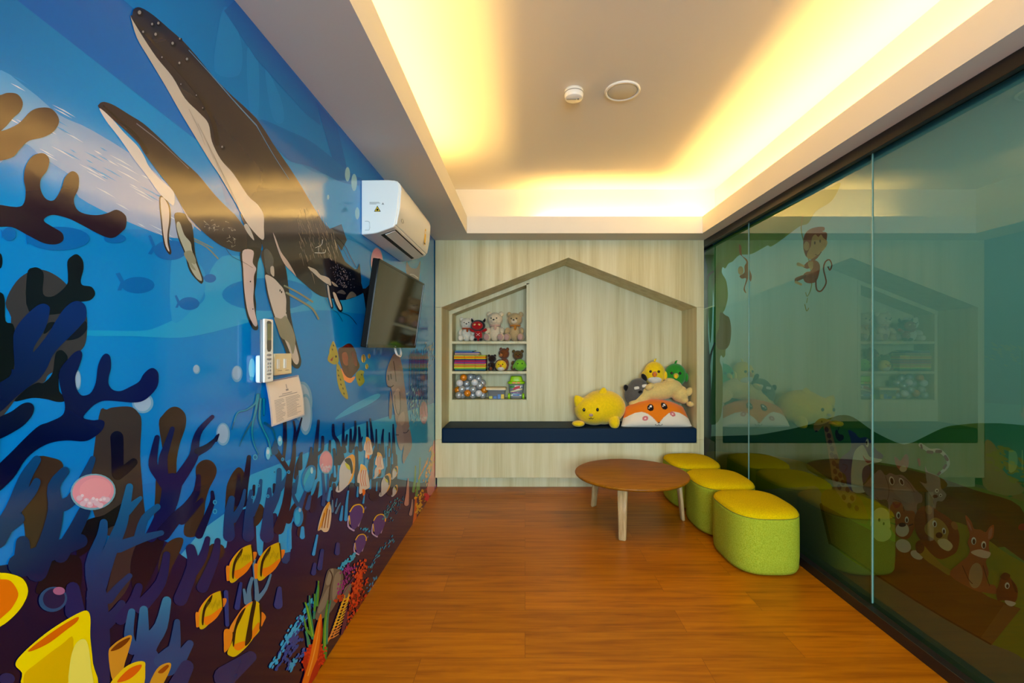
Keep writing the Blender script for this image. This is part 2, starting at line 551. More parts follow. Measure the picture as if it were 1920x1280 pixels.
FR = {'A': (0, 0, 2.977), 'B': (400, 0, 2.977), 'C': (0, 400, 2.977), 'D': (400, 400, 2.977), 'E': (0, 800, 2.667),
      'F': (400, 780, 2.56), 'G': (200, 680, 4.0), 'H': (400, 740, 4.923), 'I': (480, 380, 5.333), 'J': (280, 330, 3.46),
      'K': (0, 560, 4.923), 'L': (560, 780, 6.4), 'M': (540, 980, 4.267), 'N': (380, 960, 4.267), 'O': (660, 640, 4.571),
      'Q': (460, 580, 5.333), 'R': (660, 320, 3.556), 'X': (0, 0, 1.0),
      'S': (1500, 760, 5.817), 'T': (1620, 900, 4.0), 'U': (1320, 440, 4.925), 'V': (1480, 380, 5.82), 'W': (1480, 800, 2.666)}
def pp(*a):
    """'A', [x,y,x,y..], 'B', [...] -> outline points"""
    o = []
    for i in range(0, len(a), 2):
        ox, oy, s = FR[a[i]]
        q = a[i+1]
        o += [(ox+q[j]/s, oy+q[j+1]/s) for j in range(0, len(q), 2)]
    return o
def sm(*a, n=4): return smooth(pp(*a), n)
def capsule(path, n=8):
    """outlines for a stroke [(x, y, width)..] with round ends"""
    out = []
    q = smooth([(x, y, w) for x, y, w in path], 3, False) if len(path) > 2 else [Vector(p) for p in path]
    for i, a in enumerate(q):
        out.append([(a.x+a.z/2*math.cos(2*pi*k/12+0.1), a.y+a.z/2*math.sin(2*pi*k/12+0.1)) for k in range(12)])
        if i:
            b = q[i-1]
            d = Vector((a.x-b.x, a.y-b.y))
            if d.length < 1e-6: continue
            d.normalize(); m_ = Vector((-d.y, d.x))
            out.append([(b.x+m_.x*b.z/2, b.y+m_.y*b.z/2), (a.x+m_.x*a.z/2, a.y+m_.y*a.z/2), (a.x-m_.x*a.z/2, a.y-m_.y*a.z/2), (b.x-m_.x*b.z/2, b.y-m_.y*b.z/2)])
    return out
def st(fr, pts, w0, w1=None):
    """stroke in frame fr; widths run w0 -> w1"""
    ox, oy, s = FR[fr]
    if w1 is None: w1 = w0
    n = len(pts)
    return capsule([(ox+x/s, oy+y/s, (w0+(w1-w0)*i/max(1, n-1))/s) for i, (x, y) in enumerate(pts)])
def el(fr, x, y, rx, ry, rot=0.0, n=28):
    ox, oy, s = FR[fr]
    c, q = math.cos(rot), math.sin(rot)
    return [(ox+(x+rx*math.cos(t)*c-ry*math.sin(t)*q)/s, oy+(y+rx*math.cos(t)*q+ry*math.sin(t)*c)/s) for t in [2*pi*i/n for i in range(n)]]
def grad(*st_):
    """vertical gradient stops (y, rgb)"""
    def f(x, y):
        for (a, ca), (b, cb) in zip(st_, st_[1:]):
            if y <= b:
                t = max(0, (y-a)/(b-a))
                return tuple(p+(q-p)*t for p, q in zip(ca, cb))
        return st_[-1][1]
    return f
def gradx(*st_):
    g_ = grad(*st_)
    return lambda x, y: g_(y, x)
def gradd(x0, y0, c0, x1, y1, c1):
    L = (x1-x0)**2+(y1-y0)**2
    def f(x, y):
        t = max(0, min(1, ((x-x0)*(x1-x0)+(y-y0)*(y1-y0))/L))
        return tuple(p+(q-p)*t for p, q in zip(c0, c1))
    return f

def wall3(px, py):
    d = -XL*F/max(VX-px, 1.0)
    return Vector((XL, d, HC+(VY-py)*d/F))

def paint_sea():
    M = Mural(wall3, (1, 0, 0))
    M.inks = True
    P = M.put
    rnd = random.Random(3)
    # sea: the whole wall, from the room's rear to the back wall (wall co-ordinates turned into outline points)
    def inv(y, z): return (VX-(-XL)*F/y, VY-(z-HC)*F/y)
    # far and behind-camera field is laid directly as a grid
    ys = [-2.0, -1.2, -0.5, 0.1, 0.45, 0.62]+[0.62+0.12*i for i in range(1, 36)]
    ys = [y for y in ys if y < 5.0]+[5.0]
    zs = [ZS*i/26 for i in range(27)]
    def seacol(z):
        return grad((-0.1, (22, 14, 48)), (0.30, (26, 18, 60)), (0.62, (20, 60, 120)), (0.85, (14, 100, 165)), (1.35, (8, 128, 192)), (1.9, (16, 128, 186)), (2.4, (8, 112, 176)))(0, z)
    b0 = len(M.v)
    for y in ys:
        for z in zs:
            M.v.append(Vector((XL-0.0003, y, z)))
            M.c.append((*M.fix(lin(seacol(z))), 1))
    nz = len(zs)
    for i in range(len(ys)-1):
        for j in range(nz-1):
            M.f.append([b0+i*nz+j, b0+(i+1)*nz+j, b0+(i+1)*nz+j+1, b0+i*nz+j+1])
    # broad light and dark bands of the water
    P([pp('A', [-60, -40, 100, -40, 100, 0, 1090, 775, 1200, 900, 1300, 1280, -60, 1280])], gradd(0, 0, (0, 108, 158), 200, 250, (26, 140, 196)), 30)
    P([pp('A', [95, 0, 690, 0, 1000, 270, 1250, 600, 1090, 778])], gradd(60, 0, (0, 92, 160), 360, 250, (0, 112, 184)), 30)
    for q in ([60, 40, 110, 100, 160, 270, 140, 420, 10, 400, 20, 200], [190, 270, 250, 330, 250, 650, 200, 600], [290, 380, 380, 560, 390, 680, 330, 650]):
        P([sm('B', q)], (46, 128, 188))
    P([pp('B', [120, 0, 570, 555, 600, 700, 520, 640, 240, 330, 60, 60])], (0, 104, 168))
    P([pp('B', [570, 560, 690, 700, 760, 1000, 700, 1010])], (0, 98, 165))
    P([sm('B', [330, 760, 420, 850, 560, 960, 800, 1010, 820, 1280, 1000, 1400, 640, 1280, 480, 1060])], (66, 138, 190))
    P([sm('B', [250, 670, 420, 730, 560, 800, 760, 960, 830, 1000, 820, 1035, 700, 1010, 540, 930, 400, 880])], (0, 104, 166))
    # pale water and streaks, mostly cove reflection painted into the colours
    P([sm('A', [-30, 410, 160, 500, 330, 640, 500, 720, 760, 880, 960, 1050, 1100, 1200, 1000, 1330, 720, 1240, 440, 1100, 430, 1010, 240, 880, 120, 800, -30, 900])],
      gradd(20, 150, (96, 152, 200), 250, 380, (158, 176, 206)), 24)
    sh = []
    for i in range(46):
        t = rnd.random(); x = 30+t*860; y = 470+t*640+rnd.uniform(-90, 230); L = rnd.uniform(40, 150)
        sh += [pp('A', [x, y, x+L*.5, y+L*.25-3, x+L, y+L*.55, x+L*.5, y+L*.25+5])]
    P(sh[:30], (206, 220, 226)); P(sh[30:], (60, 140, 190))
    # mid water shapes
    P([sm('C', [482, 652, 780, 655, 900, 625, 1050, 550, 1140, 480, 1145, 390, 1240, 240, 1429, 250], 'X', [560, 480, 640, 520, 690, 560, 690, 588, 588, 581, 480, 601, 400, 622, 335, 633, 250, 630, 162, 629])],
      gradx((160, (40, 148, 192)), (330, (72, 152, 196)), (560, (84, 156, 200)), (700, (60, 140, 190))), 30)
    P([el('D', 300, 452, 252, 92)], (14, 122, 186))
    P([sm('C', [960, 240, 1060, 250, 1140, 320, 1140, 440, 1080, 530, 960, 600])], (62, 144, 196))
    fish = [[('C', 770, 400, 92, 46), [700, 392, 668, 330, 645, 335, 672, 385, 655, 430, 675, 430]], [('C', 1055, 503, 58, 36), [1005, 495, 985, 455, 975, 460, 990, 500, 978, 526, 992, 526]],
            [('C', 950, 205, 92, 55), [870, 190, 840, 120, 825, 125, 850, 185, 825, 225, 845, 230]], [('C', 1172, 362, 34, 24), [1145, 360, 1128, 345, 1128, 378]], [('C', 325, 140, 175, 66), [180, 140, 140, 110, 150, 175]],
            [('C', 640, 140, 62, 26), [600, 130, 570, 110, 590, 150]], [('C', 50, 115, 38, 38), [20, 110, 5, 90, 10, 140]]]
    for e_, tail in fish:
        P([el(*e_), pp('C', tail)], (4, 100, 168))
    # light shafts low down
    P([pp('X', [240, 912, 406, 885, 485, 862, 554, 835, 603, 811, 660, 776, 760, 735, 815, 720, 815, 860, 620, 860, 545, 885, 491, 909, 420, 960, 300, 1010, 240, 1010])], (2, 104, 170))
    P([pp('X', [470, 890, 603, 838, 660, 800, 815, 755, 815, 900, 700, 960, 560, 1030, 400, 1070, 330, 1050, 380, 992, 430, 956])], gradx((380, (96, 158, 190)), (560, (70, 150, 196)), (800, (90, 160, 196))), 30)
    P([sm('D', [680, 1150, 760, 1080, 900, 1010, 930, 1020, 860, 1070])], (84, 160, 204))
    # bubbles
    for e_ in (('C', 1097, 870, 20, 26), ('C', 1322, 895, 30, 46), ('G', 872, 535, 52, 85), ('G', 270, 300, 80, 78), ('D', 495, 1050, 58, 112), ('H', 850, 180, 62, 190), ('D', 132, 893, 30, 45), ('K', 720, 750, 28, 90)):
        P([el(*e_)], (116, 160, 196))
        P([el(e_[0], e_[1]-2, e_[2]-3, e_[3]*.8, e_[4]*.84)], (152, 182, 208))
    for e_ in (('B', 748, 972, 14, 40), ('B', 785, 1018, 16, 48), ('B', 803, 1190, 12, 34), ('B', 640, 1100, 6, 14)):
        P([el(*e_)], (150, 200, 206))
    # dark reef body at the foot of the wall
    P([sm('X', [-700, 1010, -300, 1080, 0, 1060, 60, 1045, 140, 1030, 220, 1020, 300, 1010, 340, 1040, 372, 1058, 379, 1032, 400, 1024, 424, 1026, 430, 972, 455, 955, 477, 960, 482, 1032, 492, 1036, 497, 975, 512, 962, 521, 972, 525, 1046, 543, 1050, 548, 980, 575, 958, 600, 930, 640, 912, 690, 900, 720, 895, 760, 900, 790, 905, 830, 896, 830, 925], n=3)[:-3]+pp('X', [583.6, 1282, 0, 2190, -700, 3280])],
      lambda x, y: grad((880, (20, 32, 84)), (990, (14, 18, 76)), (1100, (7, 5, 48)), (1300, (5, 3, 34)))(x, y), 40)
    # brown rocks
    BR = (64, 46, 36); GY = (62, 58, 60)
    P([sm('C', [-60, 900, 60, 620, 30, 500, 90, 380, 170, 322, 240, 315, 310, 345, 370, 395, 430, 470, 480, 560, 485, 660, 470, 740, 420, 790, 360, 850, 270, 900, 240, 945, 120, 1000, -60, 1200])], GY)
    P([sm('G', [-60, 400, 0, 350, 60, 332, 180, 330, 240, 380, 260, 450, 250, 700, 272, 1000, 275, 1280, 0, 1290, -120, 1000])], (62, 52, 50))
    P([sm('E', [170, 160, 260, 155, 315, 190, 300, 300, 240, 420, 190, 650, 140, 660, 120, 500, 100, 330])], BR)
    P([sm('G', [390, 460, 420, 390, 480, 335, 540, 335, 590, 390, 590, 480, 550, 600, 525, 720, 520, 850, 490, 1000, 480, 1100, 400, 1285, 350, 1285, 362, 1000, 372, 850, 420, 700])], BR)
    P([sm('G', [665, 810, 690, 750, 740, 725, 790, 740, 822, 790, 815, 850, 770, 940, 740, 1040, 730, 1130, 680, 1290, 580, 1290, 600, 1150, 680, 1000])], BR)
    P([sm('H', [115, 900, 150, 770, 200, 690, 240, 668, 280, 710, 300, 800, 290, 900, 200, 1200, 110, 1280])], BR)
    P([sm('H', [385, 1100, 400, 1020, 430, 1005, 465, 1040, 470, 1100, 420, 1190, 375, 1210])], BR)
    P([sm('E', [820, 600, 870, 558, 915, 560, 900, 620, 860, 700, 820, 790, 790, 700])], BR)
    P([sm('E', [1040, 600, 1110, 590, 1120, 640, 1060, 700, 1000, 800, 980, 760])], BR)
    P([sm('E', [590, 420, 700, 360, 720, 470, 690, 620, 640, 800, 560, 900, 500, 960, 560, 700])], (58, 44, 44))
    # black background growth
    BK = (12, 9, 24)
    P([sm('C', [150, 340, 185, 302, 225, 310, 243, 345, 240, 450, 300, 460, 370, 400, 378, 350, 375, 270, 400, 238, 430, 228, 460, 260, 465, 310, 450, 370, 460, 400, 510, 410, 530, 450, 500, 485, 440, 495, 400, 520, 330, 560, 160, 545])], BK)
    P([sm('C', [-80, 440, 0, 440, 25, 480, 30, 600, 80, 640, 70, 900, -10, 960, -120, 960])], (8, 7, 16))
    P([el('C', 0, 265, 14, 42)], BK)
    P([sm('K', [480, 690, 500, 560, 520, 490, 570, 475, 620, 530, 610, 590, 560, 640, 540, 720, 545, 850, 590, 900, 590, 945, 520, 950, 420, 925, 290, 915, 130, 945, 240, 830, 340, 775, 400, 775])], BK)
    P([sm('K', [440, 225, 510, 218, 480, 265, 420, 320, 400, 310])], BK)
    P([sm('K', [785, 205, 800, 280, 740, 350, 660, 380, 600, 372, 700, 285])], (14, 8, 34))
    P(st('G', [(75, 560), (78, 650), (80, 830)], 100, 90), (12, 8, 40))
    P(st('G', [(80, 840), (150, 790), (200, 745)], 80, 60), (24, 14, 34))
    P([sm('E', [420, 480, 520, 440, 620, 380, 610, 470, 520, 520, 440, 620, 380, 640])], BK)
    P([sm('E', [180, 800, 260, 660, 330, 640, 400, 660, 400, 800, 330, 860, 200, 840])], BK)
    P([sm('E', [650, 700, 700, 560, 820, 520, 800, 640, 740, 780, 680, 860])], (18, 10, 30))
    # corals
    NV = (2, 14, 78); N2 = (4, 8, 52); TQ = (34, 104, 146); MB_ = (16, 58, 120); DB = (10, 30, 96)
    P([sm('K', [130, 640, 120, 420, 130, 300, 210, 180, 330, 70, 400, 45, 450, 70, 455, 120, 430, 230, 390, 320, 320, 430, 303, 492, 360, 430, 450, 310, 520, 190, 600, 80, 680, 25, 750, 30, 790, 80, 790, 180, 720, 270, 620, 370, 540, 450, 480, 530, 430, 640, 360, 740, 250, 820, 130, 920, 0, 1040, -120, 1060, -120, 860, 80, 720, 105, 650])], gradd(80, 570, (0, 34, 108), 0, 760, (2, 14, 60)), 30)
    P([sm('K', [-60, 1130, 100, 1040, 200, 970, 270, 958, 310, 1000, 290, 1080, 210, 1170, 100, 1240, 0, 1290, -60, 1300])], (2, 10, 50))
    P([sm('K', [540, 750, 540, 690, 570, 620, 630, 550, 690, 490, 740, 480, 755, 530, 720, 640, 690, 720, 700, 820, 740, 885, 790, 890, 840, 860, 880, 770, 900, 620, 940, 530, 980, 505, 1015, 540, 1020, 640, 1000, 720, 1000, 790, 1040, 840, 1110, 850, 1200, 810], 'G', [240, 140, 270, 90, 310, 50, 350, 40, 385, 80, 380, 170, 330, 240, 270, 285, 200, 298, 100, 290, 30, 284], 'K', [1080, 945, 960, 940, 880, 970, 820, 1020, 765, 1095, 850, 1120, 920, 1115, 962, 1140, 940, 1210],
          'E', [470, 50, 420, 72, 330, 68, 250, 80, 180, 115, 120, 170, 60, 260, -40, 340, -40, 230, 60, 120], 'K', [330, 1190, 440, 1140, 550, 1090, 590, 1040, 592, 960, 560, 850])], gradd(200, 680, (2, 12, 84), 60, 840, (1, 8, 52)), 30)
    def coral(c, *strokes, grid=0):
        sh_ = []
        for s_ in strokes: sh_ += st(*s_)
        P(sh_, c, grid)
    coral(NV, ('G', [(480, 960), (400, 850), (345, 770), (355, 660), (375, 560)], 100, 40), ('G', [(420, 860), (420, 720), (450, 620), (490, 495)], 80, 36),
          ('G', [(470, 970), (570, 830), (650, 700), (665, 590), (700, 500), (790, 405)], 100, 30), ('G', [(670, 680), (770, 625), (828, 545)], 50, 18), ('G', [(490, 900), (460, 1060), (400, 1180), (330, 1300)], 150, 90))
    coral((4, 12, 62), ('G', [(420, 1280), (520, 1160), (600, 1080), (670, 970), (685, 850)], 110, 34), ('G', [(560, 1180), (650, 1090), (710, 1030)], 70, 30), ('G', [(690, 1290), (750, 1150), (790, 1040), (788, 970)], 60, 26))
    coral(gradd(160, 880, (34, 106, 150), 190, 1080, (12, 44, 100)), ('E', [(470, 860), (540, 640), (600, 500), (625, 400), (645, 300)], 85, 36), ('E', [(590, 600), (700, 560), (805, 530)], 60, 26), ('E', [(690, 560), (720, 460), (785, 400)], 50, 32), ('E', [(630, 420), (700, 356)], 50, 20), grid=20)
    coral(gradd(60, 860, (14, 64, 118), 120, 1060, (6, 22, 70)), ('E', [(180, 720), (240, 570), (275, 420), (265, 300), (320, 222)], 110, 46), ('E', [(270, 400), (350, 370), (430, 230), (460, 160)], 70, 30), ('E', [(300, 640), (370, 520), (420, 420)], 80, 60),
          ('E', [(90, 690), (260, 620), (400, 570)], 110, 70), ('E', [(-20, 560), (60, 420), (120, 260), (180, 165)], 100, 44), ('E', [(60, 430), (150, 330), (180, 275)], 60, 40), ('E', [(0, 530), (90, 460)], 60, 60), ('E', [(110, 700), (110, 580)], 100, 70), grid=24)
    coral(gradd(170, 960, (20, 72, 128), 180, 1180, (10, 24, 78)), ('E', [(480, 840), (455, 690), (505, 550), (515, 480)], 80, 40), ('E', [(540, 860), (590, 800), (645, 745)], 50, 28), ('E', [(470, 1290), (485, 1050), (480, 830)], 150, 100), ('E', [(490, 1010), (570, 940), (605, 885)], 80, 40), grid=24)
    coral((14, 24, 84), ('E', [(600, 960), (660, 880), (690, 800)], 60, 40), ('E', [(700, 900), (800, 780), (830, 640)], 70, 36), ('E', [(900, 860), (960, 700), (950, 610)], 70, 50), ('E', [(960, 720), (1010, 650), (1035, 560)], 60, 28), ('E', [(1010, 800), (1070, 660), (1085, 570)], 60, 30), ('E', [(370, 920), (360, 810)], 100, 70))
    coral(gradd(270, 1110, (70, 118, 150), 260, 1230, (26, 52, 112)), ('E', [(690, 1230), (740, 1090), (800, 1000), (830, 870)], 110, 46), ('E', [(710, 1080), (715, 915)], 70, 42), ('E', [(660, 1110), (640, 1040), (655, 925)], 60, 36), ('E', [(730, 1100), (770, 1180), (740, 1280)], 60, 70), grid=16)
    coral((24, 62, 116), ('E', [(840, 1200), (870, 1100), (882, 975)], 90, 30), ('E', [(890, 1170), (945, 1085)], 70, 40), ('E', [(800, 1170), (850, 1130)], 70, 70))
    coral((18, 34, 90), ('E', [(880, 1300), (930, 1200)], 90, 70), ('E', [(1120, 1250), (1250, 1150)], 110, 60))
    # middle corals
    coral((10, 8, 48), ('H', [(270, 1000), (285, 860), (310, 720), (328, 575)], 80, 40), ('H', [(215, 1000), (230, 860), (235, 740)], 70, 30))
    coral((14, 10, 54), ('H', [(365, 920), (372, 840)], 30, 26), ('H', [(560, 900), (560, 830)], 32, 30), ('H', [(20, 420), (45, 365)], 30, 16), ('H', [(-150, 520), (-60, 470), (40, 380)], 60, 14))
    coral(gradd(440, 900, (20, 76, 130), 450, 1020, (12, 36, 100)), ('H', [(140, 1300), (140, 1100), (165, 960)], 110, 60), ('H', [(180, 1150), (255, 1020), (285, 880)], 70, 26), ('H', [(320, 1300), (325, 1080), (345, 890)], 110, 36), ('H', [(345, 1100), (410, 960), (435, 790)], 70, 30),
          ('H', [(490, 1300), (505, 1060), (515, 870)], 130, 36), ('H', [(520, 1060), (590, 900), (605, 695)], 80, 44), ('H', [(590, 890), (670, 780), (692, 715)], 60, 32), grid=16)
    PU = (48, 26, 48)
    coral(PU, ('H', [(600, 1240), (670, 1010), (700, 760), (735, 600), (745, 430)], 100, 26), ('H', [(690, 700), (620, 590), (560, 500)], 40, 60), ('H', [(640, 620), (660, 430), (655, 255)], 26, 36), ('H', [(760, 760), (772, 650), (808, 545)], 44, 22),
          ('H', [(850, 740), (885, 610), (903, 495)], 44, 20), ('H', [(930, 760), (948, 480), (968, 240)], 46, 24), ('H', [(945, 550), (1000, 510), (1005, 390)], 26, 26), ('H', [(690, 1160), (740, 1040), (770, 1000)], 60, 30), ('H', [(880, 1000), (940, 920), (965, 815)], 60, 22), ('H', [(800, 1280), (830, 1100), (880, 900)], 70, 40))
    coral((10, 12, 66), ('H', [(655, 420), (655, 250)], 36, 30), ('H', [(742, 440), (750, 330), (738, 245)], 30, 18), ('H', [(745, 440), (780, 330), (812, 215)], 34, 14), ('H', [(948, 430), (968, 245)], 36, 24))
    coral((18, 70, 120), ('H', [(745, 900), (775, 750)], 34, 22), ('H', [(790, 1040), (735, 930), (740, 820)], 36, 22), ('H', [(800, 1010), (850, 880)], 40, 24), ('H', [(560, 520), (570, 430)], 70, 30))
    # right-hand corals, dark below, navy tips above
    CR = (38, 30, 60)
    strokes = [('L', [(190, 560), (205, 330), (235, 55)], 70, 28), ('L', [(215, 460), (280, 400), (283, 250)], 36, 34), ('L', [(365, 470), (370, 300)], 34, 28), ('L', [(480, 560), (470, 330), (415, 230), (410, 105)], 60, 30), ('L', [(545, 420), (530, 300), (535, 90)], 50, 24), ('L', [(560, 340), (575, 225)], 34, 22),
               ('L', [(620, 420), (620, 160)], 44, 26), ('L', [(640, 380), (675, 220), (675, 65)], 50, 24), ('L', [(740, 400), (720, 135)], 50, 24), ('L', [(735, 340), (760, 250)], 30, 14), ('L', [(825, 300), (818, 70)], 34, 20), ('L', [(890, 480), (880, 280), (855, 35)], 60, 20), ('L', [(930, 460), (928, 160)], 40, 16),
               ('L', [(1010, 480), (1000, 300), (1012, 160)], 50, 18), ('L', [(1090, 480), (1085, 200)], 40, 16), ('L', [(1140, 460), (1132, 100)], 50, 18), ('L', [(140, 640), (145, 380)], 70, 26), ('L', [(10, 620), (20, 470), (35, 440)], 60, 20),
               ('L', [(420, 760), (440, 600), (420, 400)], 60, 34), ('L', [(480, 860), (540, 640), (500, 380)], 60, 40), ('L', [(700, 820), (690, 620), (690, 380)], 60, 40), ('L', [(860, 620), (880, 480)], 70, 50), ('L', [(840, 900), (860, 700), (870, 520)], 60, 40), ('L', [(960, 700), (970, 480), (965, 340)], 60, 24), ('L', [(1050, 760), (1080, 560), (1060, 370)], 60, 24),
               ('L', [(340, 980), (360, 860), (400, 700)], 60, 30), ('L', [(160, 1120), (200, 960), (235, 790)], 80, 22), ('L', [(430, 960), (420, 820)], 60, 40), ('L', [(620, 960), (630, 820)], 90, 50), ('L', [(760, 960), (740, 820)], 90, 60), ('L', [(900, 960), (900, 800)], 120, 60), ('L', [(1100, 900), (1140, 700), (1150, 480)], 120, 60)]
    sh = []
    for s_ in strokes: sh += st(*s_)
    P(sh, grad((790, (12, 14, 72)), (822, (14, 16, 78)), (838, (42, 36, 66)), (900, (34, 24, 60)), (940, (24, 18, 58))), 12)
    coral((22, 66, 126), ('L', [(290, 1060), (300, 900), (285, 690)], 46, 30), ('L', [(330, 1000), (345, 860), (350, 700)], 30, 20), ('L', [(20, 1080), (70, 920)], 50, 30), ('L', [(100, 1100), (130, 960)], 60, 40))
    coral((96, 120, 150), ('L', [(400, 1140), (400, 1010)], 34, 16), ('L', [(440, 1160), (470, 1090), (495, 1040)], 26, 12), ('L', [(440, 1080), (455, 990)], 22, 12), ('N', [(430, 700), (425, 600), (405, 420), (415, 380)], 40, 14), ('N', [(440, 690), (500, 610), (540, 500)], 36, 16), ('N', [(370, 720), (365, 620), (390, 530)], 40, 26), ('N', [(345, 720), (325, 620)], 40, 20))
    coral((70, 150, 200), ('L', [(560, 1240), (570, 1060), (590, 900)], 40, 20), ('L', [(350, 1010), (375, 860)], 34, 24), ('L', [(500, 1240), (520, 1080)], 40, 20), ('L', [(700, 960), (705, 850)], 26, 16), ('L', [(850, 860), (860, 760)], 34, 14), ('L', [(930, 890), (935, 790)], 20, 12), ('L', [(770, 1040), (785, 940)], 24, 12), ('L', [(805, 620), (800, 500)], 44, 24), ('L', [(850, 500), (900, 360)], 24, 14), ('L', [(1050, 600), (1052, 370)], 20, 12), ('L', [(1080, 480), (1084, 390)], 18, 10), ('L', [(1120, 570), (1122, 450)], 18, 10), ('L', [(1020, 640), (1026, 520)], 18, 8), ('L', [(430, 720), (425, 600)], 34, 20),
          ('M', [(10, 200), (10, 60)], 30, 24), ('M', [(200, 250), (230, 100)], 26, 16), ('M', [(110, 110), (112, 40)], 40, 26))
    coral((26, 48, 120), ('M', [(250, 360), (270, 220)], 40, 28), ('M', [(200, 400), (210, 330)], 40, 26), ('M', [(390, 240), (395, 170)], 40, 30), ('N', [(600, 740), (610, 610)], 70, 34), ('N', [(270, 760), (300, 570)], 44, 24), ('N', [(180, 640), (190, 900)], 36, 30))
    # purple branch at the left edge, high up; browner top is painted reflection
    P([sm('A', [-60, 540, 0, 530, 40, 518, 95, 525, 125, 570, 112, 620, 70, 660, 20, 715, -60, 760])], (74, 48, 44))
    P([sm('A', [-60, 735, 10, 730, 100, 690, 170, 620, 230, 600, 290, 610, 328, 670, 300, 730, 240, 765, 160, 785, 110, 830, 60, 880, -60, 888])], gradd(0, 280, (104, 70, 50), 100, 220, (66, 42, 46)), 30)
    P([sm('A', [-60, 1145, 90, 1155, 132, 1130, 140, 1060, 130, 1000, 140, 930, 180, 870, 240, 855, 272, 890, 260, 950, 225, 1000, 225, 1060, 255, 1110, 300, 1115, 340, 1050, 360, 990, 400, 955, 435, 980, 435, 1050, 410, 1110, 425, 1165, 470, 1192, 540, 1200, 600, 1188, 650, 1170, 700, 1205, 700, 1265],
          'C', [680, 100, 640, 132, 600, 135, 540, 110, 450, 62, 380, 28, 300, 8, 255, 20, 245, 45, 300, 80, 345, 110, 350, 150, 310, 172, 240, 165, 150, 120, 60, 75, -60, 66])], grad((290, (96, 62, 50)), (350, (52, 32, 44)), (420, (34, 18, 42)), (450, (40, 22, 40))), 24)
    # more coral beside and behind the camera, same kinds
    for x0 in (-620, -420, -240, -120):
        coral((3, 16, 74) if x0 % 40 else (14, 52, 112), ('X', [(x0, 1500), (x0+10, 1120), (x0+40, 900), (x0+20, 700)], 90, 40), ('X', [(x0+10, 1080), (x0+80, 960), (x0+100, 820)], 60, 34), ('X', [(x0+10, 1180), (x0-60, 1040), (x0-50, 900)], 60, 36))

    # ---- whales
    WH = (212, 200, 184)
    small = pp('A', [548, 600, 552, 580, 565, 570, 590, 570, 640, 590, 720, 640, 800, 690, 900, 780, 1000, 880, 1100, 970, 1200, 1090, 1300, 1190], 'J', [545, 240, 620, 335, 680, 405, 722, 465, 650, 490, 560, 488, 470, 455, 390, 400, 330, 345, 240, 250, 190, 165], 'A', [960, 1060, 880, 960, 800, 850, 770, 800, 700, 730, 620, 660])
    P(st('J', [(280, 400), (340, 430), (410, 465)], 8, 8)+st('J', [(290, 420), (370, 460), (445, 535)], 9, 9), (120, 138, 130))
    P([sm('J', [165, 240, 240, 250, 275, 320, 287, 400, 300, 520, 345, 655, 345, 690, 325, 692, 260, 615, 228, 505, 185, 400, 168, 310])], (44, 34, 28))
    P([sm('J', [174, 312, 195, 300, 225, 380, 265, 430, 275, 480, 300, 560, 336, 655, 334, 680, 300, 655, 262, 590, 234, 500, 190, 390])], (176, 178, 158))
    P([sm('J', [222, 500, 270, 485, 300, 545, 292, 572, 272, 565, 300, 610, 276, 600, 250, 560])], (138, 142, 124))
    P([sm('J', [66, 130, 100, 140, 133, 200, 138, 290, 127, 370, 128, 430, 142, 492, 128, 508, 98, 462, 82, 380, 72, 280, 64, 200])], (58, 40, 32))
    P([sm('J', [72, 140, 96, 148, 124, 205, 126, 290, 116, 370, 116, 430, 128, 490, 106, 456, 90, 380, 80, 280, 72, 200])], (216, 200, 186))
    P([smooth(small, 3)], gradd(195, 200, (66, 52, 50), 470, 450, (66, 56, 50)), 24)
    P([sm('A', [552, 603, 620, 660, 690, 740, 760, 810, 800, 870, 830, 930, 890, 1000, 960, 1060, 972, 1100, 965, 1145, 930, 1120, 880, 1070, 820, 985, 740, 880, 660, 765, 590, 675])], (222, 212, 202))
    P(st('A', [(575, 590), (650, 660), (760, 760), (820, 850)], 8, 20), (52, 38, 34))
    P([sm('J', [208, 200, 225, 225, 270, 290, 330, 350, 320, 350, 262, 300, 235, 255])], (206, 186, 170))
    P(st('A', [(760, 690), (900, 800), (1050, 940)], 5, 3), (120, 120, 140))
    sh = []
    for i in range(34):
        x = rnd.uniform(350, 560); y = 300+rnd.uniform(-20, 150)
        if y > 340+(x-350)*.6 or y < 250+(x-430)*.6: continue
        sh += st('J', [(x, y), (x+rnd.uniform(-14, 14), y+rnd.uniform(-14, 14)), (x+rnd.uniform(-22, 26), y+rnd.uniform(-8, 24))], 2.2, 1.2)
    P(sh, (176, 168, 152))
    P([sm('J', [590, 250, 615, 262, 660, 300, 722, 400, 722, 475, 690, 430, 640, 380])], (60, 50, 46))
    P([sm('J', [612, 318, 632, 312, 660, 360, 678, 416, 650, 390, 622, 348])], (196, 188, 174))
    # large whale: flippers first, then body
    P([sm('J', [594, 480, 720, 470, 702, 560, 695, 640, 690, 700, 682, 760, 690, 830, 690, 900, 704, 980, 690, 1000, 665, 985, 635, 920, 615, 830, 605, 720, 597, 600])], (36, 30, 32))
    P([sm('J', [603, 485, 672, 485, 668, 560, 690, 600, 676, 650, 676, 720, 672, 800, 682, 880, 698, 955, 690, 975, 672, 962, 642, 900, 624, 820, 612, 720, 606, 600])], (212, 190, 182))
    P([pp('X', [615, 430, 640, 420, 650, 450, 640, 470])], (60, 52, 50))
